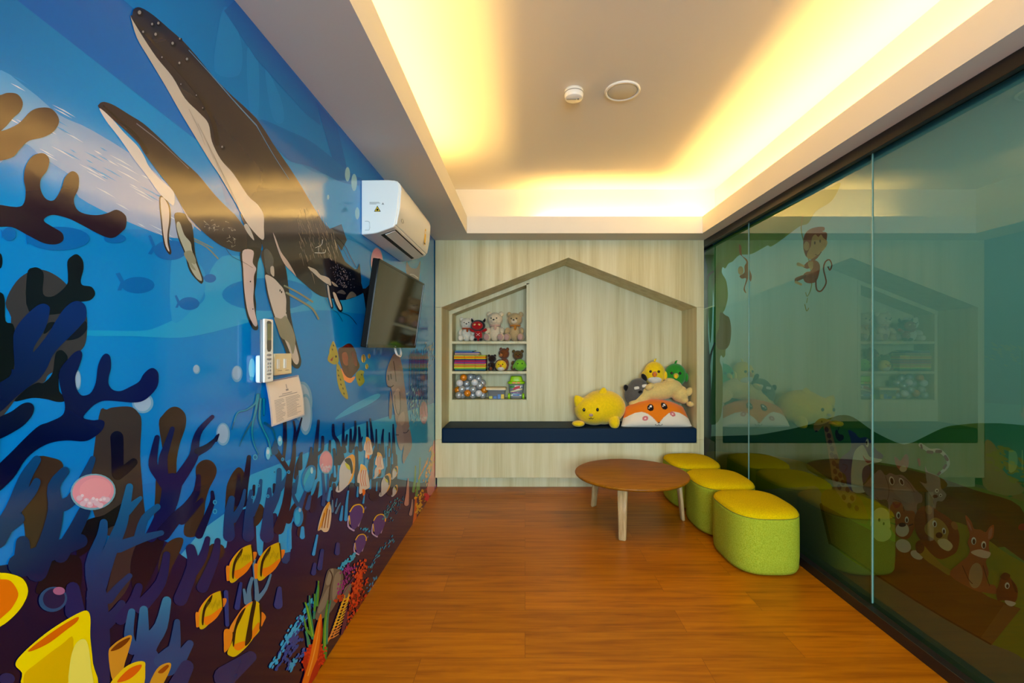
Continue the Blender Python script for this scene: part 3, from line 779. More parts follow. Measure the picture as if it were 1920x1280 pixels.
    big = pp('A', [725, 95, 735, 85, 740, 55, 765, 40, 800, 50, 860, 90, 940, 160, 1020, 230, 1100, 320, 1200, 440, 1300, 540, 1429, 660], 'B', [330, 800, 420, 930, 490, 1040, 560, 1160, 640, 1280], 'I', [700, 220, 760, 290, 805, 335, 798, 385, 840, 480, 890, 590, 985, 665, 985, 730, 1065, 858, 1120, 830, 1180, 765, 1260, 700, 1260, 1250, 1130, 1280, 1100, 1100, 1072, 910, 1050, 912, 980, 940, 880, 970, 800, 965, 720, 950, 640, 930, 560, 880, 480, 810, 400, 740, 290, 630],
             'J', [870, 590, 800, 560, 735, 470, 715, 405, 600, 250, 560, 180, 455, 0], 'A', [1170, 900, 1090, 770, 1000, 620, 920, 480, 830, 330, 760, 210])
    P([smooth(big, 2)], gradd(260, 20, (40, 38, 56), 400, 180, (72, 58, 52)) if False else (lambda x, y: grad((20, (36, 36, 58)), (120, (56, 47, 50)), (330, (70, 60, 56)), (430, (60, 52, 52)), (500, (54, 46, 46)), (560, (26, 24, 36)))(x, y)), 20)
    P([sm('A', [725, 90, 735, 110, 790, 200, 870, 320, 960, 430, 1030, 550, 1110, 630, 1160, 690, 1180, 790, 1230, 890, 1300, 970, 1380, 1090], 'J', [700, 185, 738, 250, 740, 330, 738, 412, 690, 378, 620, 290, 560, 180, 455, 0], 'A', [1170, 900, 1090, 770, 1000, 620, 920, 480, 830, 330, 760, 210])], gradd(250, 40, (196, 186, 170), 480, 440, (222, 206, 188)), 24)
    P(st('A', [(750, 120), (900, 290), (1000, 400), (1130, 560), (1190, 690), (1210, 800)], 14, 26), (56, 44, 38))
    P(st('A', [(1050, 280), (1160, 400), (1300, 560), (1429, 700)], 4, 7)+st('B', [(238, 700), (330, 860), (420, 1000)], 5, 3), (112, 138, 172))
    for x, y, r_ in ((775, 70, 16), (880, 130, 11), (845, 135, 10), (795, 178, 9), (865, 192, 12), (960, 242, 12), (1000, 217, 8), (1040, 330, 11), (998, 352, 10), (900, 320, 7), (1006, 470, 6), (1092, 532, 6), (1128, 603, 6), (1237, 820, 9)):
        P([el('A', x+5, y+5, r_*1.1, r_*1.3)], (24, 22, 30)); P([el('A', x-1, y-1, r_*.6, r_*.7)], (140, 138, 142))
    sh = []
    for a, b in ((990, 640), (1040, 720), (1075, 790), (1110, 860), (1150, 940), (1185, 1010)):
        sh += st('A', [(a+60, b-30), (a+110, b+70), (a+150, b+170)], 2.5, 1.5)
    P(sh, (168, 156, 140))
    # front flipper
    P([sm('J', [735, 470, 745, 450, 800, 470, 850, 520, 880, 590, 890, 640, 900, 720, 910, 800, 912, 880, 930, 980, 950, 1060, 970, 1140, 983, 1200, 970, 1243, 940, 1242, 900, 1190, 870, 1105, 840, 1030, 802, 910, 765, 790, 748, 700, 742, 600, 722, 520])], (52, 46, 46))
    P([sm('J', [750, 640, 800, 660, 840, 700, 868, 735, 885, 800, 885, 880, 903, 960, 935, 1060, 955, 1130, 968, 1190, 955, 1222, 930, 1200, 900, 1120, 862, 1030, 812, 910, 775, 790, 757, 700])], (206, 194, 182))
    P([sm('J', [806, 916, 850, 925, 880, 905, 905, 945, 930, 1000, 945, 1070, 928, 1155, 900, 1080, 850, 1045, 826, 980])], (138, 138, 122))
    P([sm('J', [740, 480, 770, 478, 800, 530, 800, 580, 780, 640, 755, 620, 745, 560])], (92, 90, 84))
    P([sm('J', [783, 590, 803, 588, 806, 650, 785, 632])], (190, 180, 166))
    P([el('J', 845, 742, 4, 8), el('J', 855, 752, 4, 8), el('J', 886, 888, 4, 5), el('J', 652, 684, 4, 5), el('J', 668, 862, 3, 4)], (28, 22, 22))
    P([sm('J', [798, 370, 815, 400, 850, 490, 900, 560, 950, 650, 922, 622, 880, 580, 838, 500])], (196, 176, 164))
    P(st('I', [(280, 830), (420, 900), (560, 990)], 18, 18)+st('I', [(300, 900), (440, 980), (560, 1060), (620, 1160)], 22, 20), (128, 136, 116))
    sh = []
    for i in range(150):
        x = rnd.uniform(410, 800); y = rnd.uniform(40, 900)
        if y < (x-570)*1.45 or y > 560+(x-400)*1.0: continue
        if 520 < x < 1000 and y > 540 and y > 560+(x-520)*.1 and x > 560: continue
        L = rnd.uniform(30, 130); s_ = rnd.uniform(.15, .5)
        sh += st('I', [(x, y), (x+L*s_*.5+rnd.uniform(-4, 4), y+L*.5), (x+L*s_, y+L)], 2.6, 1.2)
    P(sh, (184, 170, 148))
    P(st('I', [(660, 370), (650, 420), (590, 450)], 7, 4)+st('I', [(625, 440), (620, 490)], 5, 4)+st('I', [(585, 500), (680, 500), (690, 470)], 7, 4), (206, 200, 186))
    # calf in front
    P([sm('I', [505, 610, 560, 565, 640, 545, 740, 570, 800, 610, 900, 655, 1000, 692, 1065, 860, 1050, 910, 900, 968, 800, 962, 750, 900, 735, 820, 640, 720, 580, 665])], gradx((575, (60, 50, 48)), (606, (40, 34, 42)), (640, (24, 22, 36))), 8)
    P([sm('I', [512, 640, 590, 668, 640, 720, 690, 735, 735, 765, 742, 828, 660, 780, 580, 712])], (198, 186, 170))
    P([sm('I', [895, 965, 930, 900, 965, 890, 1000, 930, 950, 950])], (110, 106, 100))
    P([sm('I', [985, 665, 1010, 660, 1030, 608, 1042, 700, 1048, 795, 1030, 795, 1005, 730, 985, 720])], (44, 38, 38))
    P([sm('I', [698, 825, 728, 825, 745, 930, 768, 1040, 748, 1050, 715, 950])], (24, 20, 28))
    P([sm('I', [706, 830, 722, 835, 736, 930, 756, 1030, 746, 1035, 722, 940])], (206, 190, 172))
    P([sm('I', [755, 890, 795, 898, 835, 980, 860, 1045, 855, 1086, 825, 1080, 785, 1000])], (24, 20, 28))
    P([sm('I', [763, 900, 788, 905, 825, 985, 848, 1045, 845, 1072, 825, 1060, 790, 990])], (212, 198, 180))
    P([sm('I', [800, 900, 850, 870, 890, 900, 880, 915, 830, 905])], (84, 82, 90)); P([sm('I', [748, 785, 790, 810, 815, 840, 770, 825])], (160, 150, 140))
    sh = []
    for i in range(120):
        x = rnd.gauss(860, 42); y = 600+(x-780)*.6+rnd.uniform(0, 190)
        if y > 850: continue
        sh.append(el('I', x, y, 2.6, 6, 0.3, 6))
    P(sh, (128, 124, 136))
    P(st('I', [(805, 340), (880, 420), (940, 540), (1000, 650)], 4)+st('I', [(800, 380), (870, 470), (930, 590)], 3)+st('I', [(690, 950), (740, 1050), (810, 1100), (860, 1185)], 4, 3)+st('I', [(765, 970), (820, 1080), (930, 1130), (1000, 1215)], 5, 4)+st('J', [(490, 470), (530, 520), (600, 555), (665, 595)], 2.4, 1.6), (22, 26, 44))

    # ---- turtle
    OL = (166, 152, 34)
    P([sm('Q', [958, 585, 1000, 660, 1050, 685, 1098, 668, 1070, 722, 1030, 732, 980, 690])], (244, 146, 64))
    P([sm('Q', [912, 545, 940, 558, 970, 640, 1000, 760, 1028, 885, 1000, 888, 948, 820, 916, 700])], OL)
    P([sm('Q', [1102, 650, 1140, 608, 1188, 618, 1180, 660, 1192, 722, 1150, 768, 1122, 740])], (148, 150, 20))
    P([sm('Q', [928, 410, 975, 370, 1020, 342, 1060, 348, 1100, 410, 1122, 500, 1142, 575, 1080, 660, 1050, 686, 1000, 660, 960, 570])], (92, 46, 30))
    P([sm('Q', [965, 445, 1010, 430, 1030, 500, 1020, 560, 980, 540])], (146, 70, 40)); P([sm('Q', [1062, 430, 1100, 430, 1118, 560, 1085, 540])], (134, 56, 34)); P([sm('Q', [1030, 485, 1068, 480, 1080, 600, 1040, 620, 1025, 560])], (112, 66, 46)); P([sm('Q', [985, 372, 1022, 350, 1058, 356, 1070, 385, 1020, 390])], (120, 34, 22))
    P([sm('Q', [838, 430, 842, 390, 870, 322, 890, 330, 915, 400, 932, 480, 925, 535, 880, 548, 822, 508])], OL)
    P([pp('Q', [845, 505, 880, 470, 866, 518])], (150, 30, 30)); P([el('Q', 905, 470, 10, 12)], (60, 50, 10))
    P([el('Q', x, y, 5, 12, -.3, 8) for x, y in ((925, 610), (932, 660), (950, 700), (955, 750), (975, 790), (985, 840), (870, 400), (880, 360), (1140, 700), (1160, 650))], (88, 76, 16))
    for x, y, r_ in ((1180, 490, 1), (1238, 466, .6), (1215, 570, .65)):
        P([el('Q', x, y, 23*r_, 42*r_)], (226, 190, 90)); P(st('Q', [(x-4, y-36*r_), (x+2, y+36*r_)], 7*r_)+st('Q', [(x+12*r_, y-30*r_), (x+14*r_, y+26*r_)], 6*r_), (60, 44, 30))
    # ---- jellyfish by the switch
    P([el('Q', 80, 600, 52, 130)], (30, 130, 180)); P([el('Q', 66, 590, 32, 100)], (120, 206, 226)); P([el('Q', 60, 690, 20, 20)], (40, 170, 190))
    TE = (16, 142, 166)
    P(st('H', [(400, 0), (380, 80), (300, 140), (220, 165), (185, 250), (165, 320)], 26, 7)+st('H', [(412, 0), (385, 150), (352, 300), (362, 430), (412, 548)], 30, 10)+st('H', [(352, 250), (300, 330), (255, 420), (236, 475)], 22, 6)
      +st('H', [(432, 40), (420, 220), (460, 330), (505, 430), (530, 560)], 26, 18)+st('H', [(462, 40), (460, 190)], 26, 14)+st('H', [(470, 260), (545, 320), (575, 440)], 26, 12), (8, 92, 130))
    P(st('H', [(400, 0), (380, 80), (300, 138), (220, 162), (186, 248)], 16, 7)+st('H', [(412, 0), (385, 150), (353, 300), (362, 430), (408, 540)], 20, 5)+st('H', [(432, 40), (422, 220), (462, 330), (507, 430), (530, 550)], 16, 10)+st('H', [(462, 40), (462, 180)], 16, 8), TE)
    for e_ in (('H', 610, 425, 22, 48), ('H', 500, 540, 22, 58)):
        P([el(*e_)], (120, 196, 222)); P([el(e_[0], e_[1]-2, e_[2]-14, e_[3]*.55, e_[4]*.4)], (196, 220, 230))
    for x, y, r_ in ((380, 575, 22), (10, 990, 18), (10, 1075, 20), (635, 595, 14), (690, 712, 14), (560, 712, 12), (415, 838, 12), (500, 935, 14), (355, 945, 12)):
        P([el('H', x, y, r_, r_*1.2)], (90, 160, 190)); P([el('H', x, y, r_*.62, r_*.75)], (30, 100, 150))
    # ---- jellyfish, pink
    def jelly(fr, x, y, rx, ry, rot=0.0):
        P([el(fr, x, y, rx*1.05, ry*1.05, rot)], (120, 160, 176)); P([el(fr, x, y-ry*.02, rx*.97, ry*.95, rot)], (206, 138, 160)); P([el(fr, x+rx*.1, y-ry*.1, rx*.74, ry*.70, rot)], (214, 146, 164))
        P([el(fr, x+rx*i*.16, y+ry*(.5+.09*((i*7) % 5)-.02*i*i), rx*.15, ry*.16, rot, 10) for i in range(-4, 5)], (210, 178, 190)); P([el(fr, x+rx*i*.17, y+ry*(.38+.1*((i*5) % 4)-.03*i*i), rx*.08, ry*.09, rot, 8) for i in range(-3, 4)], (226, 204, 208))
    jelly('E', 462, 325, 108, 86, -.12); jelly('L', 322, 550, 80, 135, 0); jelly('O', 615, 610, 34, 100, 0); jelly('I', 1205, 590, 60, 140, 0)
    P([el('E', 260, 862, 72, 62, -.3)], (40, 66, 110)); P([el('E', 265, 858, 56, 50, -.3)], (26, 26, 66)); P([el('E', 290, 820, 30, 20)], (150, 90, 130))
    P([el('E', 30, 1260, 40, 30)], (40, 30, 80))
    # ---- teal drops
    P([sm('L', [30, 760, 60, 650, 130, 588, 192, 610, 196, 720, 150, 880, 90, 912, 45, 850])], (16, 110, 158)); P([sm('L', [80, 680, 140, 610, 110, 760, 80, 850, 50, 800])], (70, 160, 180)); P([sm('L', [110, 720, 190, 640, 190, 720, 150, 860, 80, 900, 60, 850])], (26, 142, 190)); P([el('L', 150, 650, 16, 40)], (170, 214, 220))
    P([el('F', 405, 482, 24, 48)], (24, 120, 168)); P([el('F', 400, 485, 14, 36)], (60, 160, 196)); P([el('F', 412, 450, 6, 10)], (150, 190, 210))

    # ---- butterfly fish, yellow
    def bfly(dx, dy):
        D = lambda q: [q[i]+(dx if i % 2 == 0 else dy) for i in range(len(q))]
        P([sm('N', D([182, 432, 220, 445, 222, 530, 190, 550, 184, 520]))], (226, 132, 26)); P([sm('N', D([392, 325, 425, 318, 424, 350, 400, 388]))], (222, 124, 32))
        P([sm('N', D([203, 430, 230, 370, 290, 300, 350, 266, 384, 264, 340, 330, 260, 440, 215, 470]))], (232, 140, 34))
        P([sm('N', D([208, 548, 215, 430, 250, 350, 320, 282, 380, 266, 390, 330, 392, 400, 345, 470, 290, 520, 240, 562]))], (206, 174, 14))
        P([sm('N', D([246, 470, 300, 450, 392, 386, 350, 470, 270, 532, 246, 505]))], (232, 126, 18))
        P([sm('N', D([228, 470, 240, 400, 270, 340, 312, 288, 302, 340, 262, 400, 248, 460, 240, 530, 228, 520]))], (44, 26, 14))
        P(st('N', [(384+dx, 268+dy), (392+dx, 330+dy), (396+dx, 400+dy)], 10, 8), (40, 24, 14))
        sh = []
        for i in range(14):
            x = 270+dx+i*8; y = 345+dy-(i % 5)*8+rnd.uniform(0, 30)
            sh += st('N', [(x, y), (x-5, y+44)], 2.4, 1.4)
        P(sh, (130, 120, 10))
    bfly(0, 0); bfly(225, -17); bfly(-243, 371)
    P([sm('N', [168, 940, 232, 955, 218, 1060, 170, 1122, 164, 1060])], (226, 134, 26)); P([sm('N', [462, 800, 500, 832, 482, 880, 462, 912])], (222, 126, 32))
    P([sm('N', [208, 930, 260, 840, 320, 760, 395, 712, 350, 780, 270, 900, 235, 960])], (230, 140, 40))
    P([sm('N', [190, 1120, 235, 1020, 250, 900, 330, 775, 400, 720, 440, 720, 460, 780, 455, 930, 400, 1005, 340, 1082, 260, 1150, 215, 1150])], (216, 186, 10))
    P([sm('N', [245, 1060, 330, 1030, 335, 1070, 285, 1105, 252, 1095])], (234, 130, 16)); P([sm('N', [385, 960, 440, 880, 448, 930, 400, 1005, 380, 1010])], (232, 132, 18))
    P([sm('N', [336, 768, 300, 850, 262, 940, 244, 1070, 232, 1050, 238, 960, 270, 850, 310, 785])], (36, 22, 14)); P([sm('N', [392, 724, 420, 722, 392, 890, 385, 1010, 340, 1068, 332, 1040, 352, 920])], (36, 22, 14)); P([sm('N', [446, 735, 464, 790, 458, 930, 446, 930, 452, 850])], (36, 22, 14))
    # ---- tube sponges
    YE = (228, 206, 0)
    P([sm('E', [-60, 735, 0, 730, 50, 735, 110, 760, 136, 820, 110, 890, 60, 950, 0, 996, -60, 1010])], YE); P([sm('E', [-60, 770, 0, 762, 50, 772, 86, 830, 70, 880, 30, 930, -60, 980])], (214, 108, 6))
    P([sm('E', [72, 1190, 100, 1140, 200, 1050, 300, 980, 400, 925, 435, 922, 448, 960, 447, 1050, 460, 1180, 464, 1310, 130, 1310, 105, 1230])], YE)
    P([sm('E', [115, 1240, 180, 1180, 300, 1090, 362, 1060, 320, 1310, 140, 1310])], (206, 168, 0)); P([sm('E', [345, 1310, 345, 1180, 370, 1090, 410, 1060, 435, 1090, 450, 1200, 456, 1310])], (222, 214, 86)); P([sm('E', [135, 1118, 200, 1065, 300, 995, 382, 950, 378, 975, 320, 1020, 240, 1080, 160, 1118])], (204, 96, 4))
    P([sm('E', [538, 1135, 560, 1090, 620, 1050, 655, 1045, 642, 1110, 620, 1180, 605, 1240, 560, 1270])], (198, 138, 34)); P([sm('E', [548, 1120, 590, 1078, 645, 1052, 630, 1080, 590, 1110])], (128, 58, 8))
    P([sm('E', [540, 1310, 600, 1220, 660, 1180, 712, 1172, 722, 1200, 700, 1310])], (226, 190, 16)); P([sm('E', [580, 1275, 640, 1210, 702, 1188, 690, 1220, 640, 1262])], (212, 92, 10))
    P([sm('E', [740, 1300, 780, 1210, 830, 1180, 852, 1190, 830, 1250, 790, 1310])], (200, 146, 34)); P([sm('E', [785, 1225, 828, 1190, 840, 1198, 810, 1230])], (150, 70, 10))
    # ---- white and yellow angelfish
    def angel(fr, x, y, s):
        D = lambda q: [(x+q[i]*s if i % 2 == 0 else y+q[i]*s) for i in range(len(q))]
        P([sm(fr, D([0, 210, 20, 120, 80, 30, 160, -10, 190, 30, 188, 170, 160, 280, 100, 360, 10, 440, -40, 430, -30, 380, 0, 330]))], (212, 206, 198))
        P([sm(fr, D([60, 50, 120, 5, 162, -12, 190, 30, 188, 170, 160, 280, 105, 355, 150, 240, 165, 130, 150, 60, 120, 25]))], (238, 166, 36))
        P([sm(fr, D([65, 60, 120, 30, 150, 70, 165, 170, 148, 225, 125, 140]))], (40, 28, 20)); P([sm(fr, D([70, 90, 120, 120, 132, 175, 90, 150]))], (214, 210, 40)); P(st(fr, [(x-8*s, y+330*s), (x-6*s, y+420*s)], 14*s, 10*s), (50, 34, 40))
    angel('L', 480, 470, 1.0); angel('L', 985, 690, .62); angel('L', 1120, 600, .36); angel('L', 1122, 825, .32); angel('L', 905, 590, .36)
    # ---- striped fish
    def striped(x, y, s, lean=0.0):
        D = lambda q: [(x+(q[i]+lean*q[i+1])*s if i % 2 == 0 else y+q[i]*s) for i in range(len(q))]
        P([sm('L', D([-36, 140, -10, 60, 0, 0, 55, 20, 85, 100, 110, 250, 98, 285, 50, 310, 0, 355, -18, 330, -14, 230, -40, 215]))], (238, 214, 190))
        P([sm('L', D([0, 0, 50, 22, 78, 70, 30, 60, 0, 110]))], (244, 190, 90))
        for a in (12, 38, 64): P(st('L', [(x+a*s, y+70*s), (x+(a-14)*s, y+170*s), (x+(a+2)*s, y+260*s)], 8*s, 7*s), (214, 92, 50))
        P([sm('L', D([20, 300, 52, 305, 55, 345, 30, 375]))], (244, 120, 30))
    striped(738, 578, 1.0); striped(805, 250, .72); striped(940, 432, .7)
    P([sm('F', [498, 545, 520, 460, 545, 420, 560, 425, 564, 480, 552, 545, 530, 556, 515, 545])], (222, 196, 158)); P([sm('F', [500, 545, 540, 425, 558, 415, 545, 450, 520, 520])], (224, 160, 60))
    P(st('F', [(545, 445), (530, 535)], 5)+st('F', [(555, 450), (545, 535)], 4)+st('F', [(530, 465), (518, 535)], 4), (150, 84, 30))
    # ---- purple tangs
    for dx, dy, s in ((650, 418, 1.0), (765, 466, .86), (678, 562, .78)):
        D = lambda q: [(dx+q[i]*s if i % 2 == 0 else dy+q[i]*s) for i in range(len(q))]
        P(st('F', [(dx+64*s, dy+40*s), (dx+78*s, dy+20*s)], 6*s, 10*s), (110, 80, 140)); P(st('F', [(dx-2*s, dy+62*s), (dx-5*s, dy+110*s), (dx+22*s, dy+130*s)], 6*s, 9*s)+st('F', [(dx+62*s, dy+62*s), (dx+44*s, dy+110*s)], 5*s, 4*s), (206, 176, 206))
        P([sm('F', D([0, 52, 12, 22, 36, 6, 60, 10, 70, 40, 52, 92, 22, 126, 6, 102]))], (94, 52, 132)); P(st('F', [(dx+3*s, dy+40*s), (dx+22*s, dy+12*s), (dx+52*s, dy+6*s), (dx+68*s, dy+24*s), (dx+68*s, dy+44*s)], 6*s, 6*s)+st('F', [(dx, dy+60*s), (dx+4*s, dy+100*s)], 5*s, 4*s), (236, 186, 34))
    # ---- dashes of little fish
    def dashes(fr, path, n, spread, c, rx=5, ry=12, rot=.5):
        sh = []
        for i in range(n):
            t = rnd.random()*(len(path)-1); k_ = int(t); t -= k_
            (ax, ay), (bx_, by) = path[k_], path[k_+1]
            sh.append(el(fr, ax+(bx_-ax)*t+rnd.gauss(0, spread), ay+(by-ay)*t+rnd.gauss(0, spread), rx*rnd.uniform(.6, 1.3), ry*rnd.uniform(.6, 1.3), rot, 8))
        P(sh, c)
    dashes('M', [(0, 950), (60, 830), (140, 720), (200, 600)], 46, 18, (66, 166, 196), 8, 22); dashes('M', [(-40, 1080), (60, 900), (190, 640)], 60, 26, (24, 62, 140), 9, 22)
    dashes('M', [(400, 370), (470, 310), (530, 255)], 34, 9, (70, 170, 196), 7, 14); dashes('M', [(590, 50), (640, 60)], 12, 9, (60, 150, 180), 4, 10); dashes('M', [(650, 360), (700, 280), (750, 210), (850, 120)], 44, 12, (56, 140, 160), 4, 11); dashes('M', [(640, 560), (700, 430)], 18, 14, (56, 130, 160), 4, 11)
    dashes('L', [(1030, 1230), (1090, 1100), (1190, 1000)], 40, 22, (74, 140, 150), 6, 15); dashes('L', [(1090, 1240), (1200, 1060), (1260, 960)], 34, 20, (60, 110, 130), 5, 13); dashes('N', [(540, 1260), (640, 1080), (740, 900)], 40, 16, (70, 160, 196), 8, 22); dashes('N', [(600, 1260), (700, 1100), (768, 960)], 34, 22, (24, 60, 130), 9, 20); dashes('M', [(0, 1160), (70, 1080), (150, 1000)], 24, 18, (30, 80, 150), 6, 18)
    dashes('N', [(690, 1260), (750, 1160)], 14, 16, (60, 150, 180), 7, 20)
    # ---- reef at the skirting
    P([sm('M', [216, 770, 225, 700, 270, 560, 300, 420, 322, 372, 360, 364, 420, 380, 436, 430, 425, 560, 380, 640, 330, 720, 260, 770])], (104, 100, 88)); P([sm('M', [300, 470, 330, 380, 360, 372, 345, 470, 310, 500])], (136, 132, 116)); P([sm('M', [350, 560, 370, 420, 415, 390, 410, 500, 360, 620])], (134, 128, 112)); P([sm('M', [235, 690, 300, 540, 330, 520, 300, 650, 250, 720])], (132, 126, 110)); P(st('M', [(330, 380), (350, 430), (330, 520), (320, 640)], 8, 12), (60, 58, 50))
    P([sm('M', [430, 600, 450, 520, 500, 485, 495, 540, 470, 600])], (110, 106, 96))
    dashes('M', [(430, 380), (500, 350), (450, 470), (410, 560)], 60, 22, (150, 34, 130), 6, 10, .3); P(st('M', [(430, 520), (460, 450), (500, 350)], 7, 4)+st('M', [(460, 450), (410, 470)], 5, 3)+st('M', [(440, 560), (480, 500), (530, 420)], 6, 3)+st('M', [(460, 450), (440, 370)], 5, 3), (120, 24, 110))
    P(sum([st('M', [(470+20*i, 760-40*i), (500+18*i, 620-40*i), (530+14*i, 470-30*i)], 9, 5) for i in range(6)], [])+sum([st('M', [(500+18*i, 600-42*i), (480+26*i, 540-40*i)], 7, 4) for i in range(6)], [])+sum([st('M', [(505+18*i, 580-42*i), (545+16*i, 500-36*i)], 7, 4) for i in range(5)], []), (176, 34, 20))
    dashes('M', [(470, 780), (540, 620), (600, 480)], 80, 30, (206, 52, 24), 9, 13, .3); dashes('M', [(500, 620), (560, 420), (600, 320)], 80, 22, (220, 70, 30), 7, 12, .3); dashes('M', [(480, 700), (590, 560)], 40, 34, (150, 24, 22), 8, 12, .3); dashes('M', [(390, 620), (440, 600)], 26, 16, (186, 60, 30), 8, 10, .3)
    P([sm('M', [418, 880, 440, 760, 455, 670, 470, 700, 462, 800, 440, 870, 425, 895])], (104, 34, 70))
    for a in range(13):
        x = 312+a*9; y = 960-a*26
        c = ((244, 186, 44) if 3 < a else (240, 150, 60))
        P(st('M', [(x, y), (x+22, y-34), (x+50, y-44), (x+90-a*2, y-70)], 10, 6)+st('M', [(x+24, y-36), (x+26, y-70)], 8, 5)+st('M', [(x+52, y-46), (x+58, y-80)], 8, 5), c)
    G1 = (62, 150, 46); G2 = (26, 134, 104)
    P(st('M', [(190, 920), (180, 800), (165, 700), (165, 585)], 26, 12)+st('M', [(200, 760), (215, 600), (240, 470)], 20, 8)+st('M', [(160, 980), (150, 920), (135, 870)], 30, 14)+st('M', [(300, 960), (310, 760), (335, 620)], 24, 8), G2)
    P(st('M', [(185, 900), (150, 700), (130, 640)], 30, 14)+st('M', [(185, 900), (140, 850), (120, 760)], 26, 10)+st('M', [(225, 660), (235, 540), (235, 465)], 18, 9)+st('M', [(285, 1050), (285, 850), (300, 700), (312, 620)], 30, 8)+st('M', [(205, 700), (205, 570)], 20, 9)+st('M', [(290, 1080), (255, 1020)], 26, 12)+st('M', [(280, 1085), (300, 1000)], 34, 20), G1)
    P(st('M', [(190, 900), (155, 720), (132, 645)], 8, 4)+st('M', [(288, 1000), (290, 850), (306, 690)], 8, 3), (128, 196, 60))
    P([sm('M', [108, 1110, 150, 1000, 190, 965, 250, 955, 280, 1060, 292, 1100, 250, 1150, 190, 1290, 100, 1300, 125, 1190])], (176, 28, 16)); dashes('M', [(130, 1140), (180, 1010), (260, 1000), (240, 1120)], 70, 24, (214, 44, 22), 8, 10, .3)
    P([sm('M', [100, 1300, 160, 1100, 190, 950, 220, 820, 250, 730, 262, 760, 266, 860, 258, 960, 236, 1060, 186, 1180, 140, 1310])], (236, 120, 20)); P([sm('M', [262, 770, 268, 870, 258, 970, 240, 1060, 225, 1080, 245, 960, 252, 860])], (178, 52, 16)); P(st('M', [(246, 780), (225, 920), (190, 1080), (150, 1220)], 5, 10), (250, 166, 60))
    # ---- manatee and calf
    MG = (142, 128, 130)
    P([sm('O', [326, 420, 342, 500, 342, 600, 332, 662, 314, 640, 318, 500])], (118, 106, 110))
    P([sm('O', [296, 370, 290, 280, 310, 200, 345, 120, 375, 105, 405, 130, 430, 230, 445, 350, 460, 470, 475, 600, 490, 720, 512, 860, 500, 930, 462, 1000, 440, 1045, 428, 1000, 440, 900, 430, 800, 390, 740, 370, 680, 360, 600, 345, 500, 332, 400])], MG)
    P([sm('O', [345, 490, 360, 440, 390, 400, 412, 440, 412, 560, 395, 632, 362, 600])], (164, 150, 146)); P([sm('O', [400, 640, 440, 600, 450, 680, 425, 720, 390, 700])], (164, 150, 146)); P(st('O', [(362, 460), (372, 580), (396, 630), (412, 560), (405, 430)], 5)+st('O', [(308, 290), (312, 330)], 8)+st('O', [(330, 280), (334, 320)], 8)+st('O', [(305, 385), (330, 390), (352, 375)], 8)+st('O', [(352, 170), (366, 260), (374, 340)], 5)+st('O', [(430, 780), (465, 780), (490, 740)], 5), (70, 58, 64))
    P([sm('O', [374, 760, 402, 700, 432, 760, 442, 860, 425, 932, 395, 900])], (150, 136, 138)); P(st('O', [(372, 800), (395, 800)], 6), (70, 58, 64))
    # ---- far end: kelp, coral and a ray
    sh = []
    for i in range(26):
        x = 490+i*6.2
        sh += st('O', [(x, 60+rnd.uniform(0, 60)), (x+rnd.uniform(-4, 4), 300), (x+rnd.uniform(-6, 6), 480+rnd.uniform(0, 180))], 3.0, 2.0)
    P(sh, (20, 60, 96))
    dashes('O', [(520, 380), (530, 560), (520, 760)], 50, 26, (120, 180, 190), 4, 14, .2); dashes('O', [(620, 40), (680, 60), (670, 200)], 40, 16, (150, 160, 150), 3, 12, .3)
    P([sm('R', [364, 605, 385, 640, 410, 650, 435, 645, 457, 600, 448, 720, 440, 745, 366, 690])], (112, 104, 106)); P(st('R', [(388, 690), (412, 694), (440, 716)], 5), (206, 196, 190))
    for cx, y0, y1, w_, c in ((965, 352, 520, 18, (232, 110, 30)), (925, 300, 420, 22, (206, 150, 140)), (945, 400, 470, 16, (190, 150, 140))):
        P(st('F', [(cx, y1), (cx+6, (y0+y1)/2), (cx+8, y0)], w_, 5), c)
    P(st('F', [(960, 360), (968, 300), (970, 240)], 14, 6)+st('F', [(985, 350), (990, 280), (992, 200)], 12, 4)+st('F', [(975, 380), (980, 320)], 14, 6), (110, 170, 90)); P(sum([st('F', [(985+i*8, 300-i*14), (1000+i*6, 270-i*14)], 5, 3) for i in range(6)], []), (226, 160, 70))
    dashes('F', [(978, 460), (1005, 360)], 50, 9, (240, 180, 40), 4, 7, .5); dashes('F', [(1005, 420), (1022, 350)], 40, 6, (150, 40, 30), 4, 7, .5); dashes('F', [(1020, 410), (1050, 330)], 40, 9, (226, 40, 70), 5, 9, .5); dashes('F', [(1040, 370), (1068, 335)], 30, 5, (170, 40, 130), 4, 6, .5)
    P([sm('F', [1025, 350, 1045, 260, 1050, 160, 1062, 120, 1064, 330, 1040, 380])], (236, 150, 140)); dashes('F', [(1025, 320), (1045, 230), (1050, 150)], 60, 7, (232, 180, 90), 3, 9, .2)
    return M
PRINT = bpy.data.materials.new('glossy_mural_print')
PRINT.use_nodes = True
b_ = PRINT.node_tree.nodes['Principled BSDF']
ca = nd(PRINT, 'ShaderNodeVertexColor', layer_name='print')
lk(PRINT, ca.outputs[0], b_.inputs['Base Color'])
b_.inputs['Roughness'].default_value = 0.10
b_.inputs['IOR'].default_value = 1.53
tc_ = nd(PRINT, 'ShaderNodeTexCoord')
no_ = nd(PRINT, 'ShaderNodeTexNoise'); no_.inputs['Scale'].default_value = 9; no_.inputs['Detail'].default_value = 3
bu_ = nd(PRINT, 'ShaderNodeBump'); bu_.inputs['Strength'].default_value = 0.10; bu_.inputs['Distance'].default_value = 0.004
lk(PRINT, tc_.outputs['Object'], no_.inputs[0]); lk(PRINT, no_.outputs[0], bu_.inputs['Height']); lk(PRINT, bu_.outputs[0], b_.inputs['Normal'])
wm = paint_sea().build('wall_mural', PRINT)
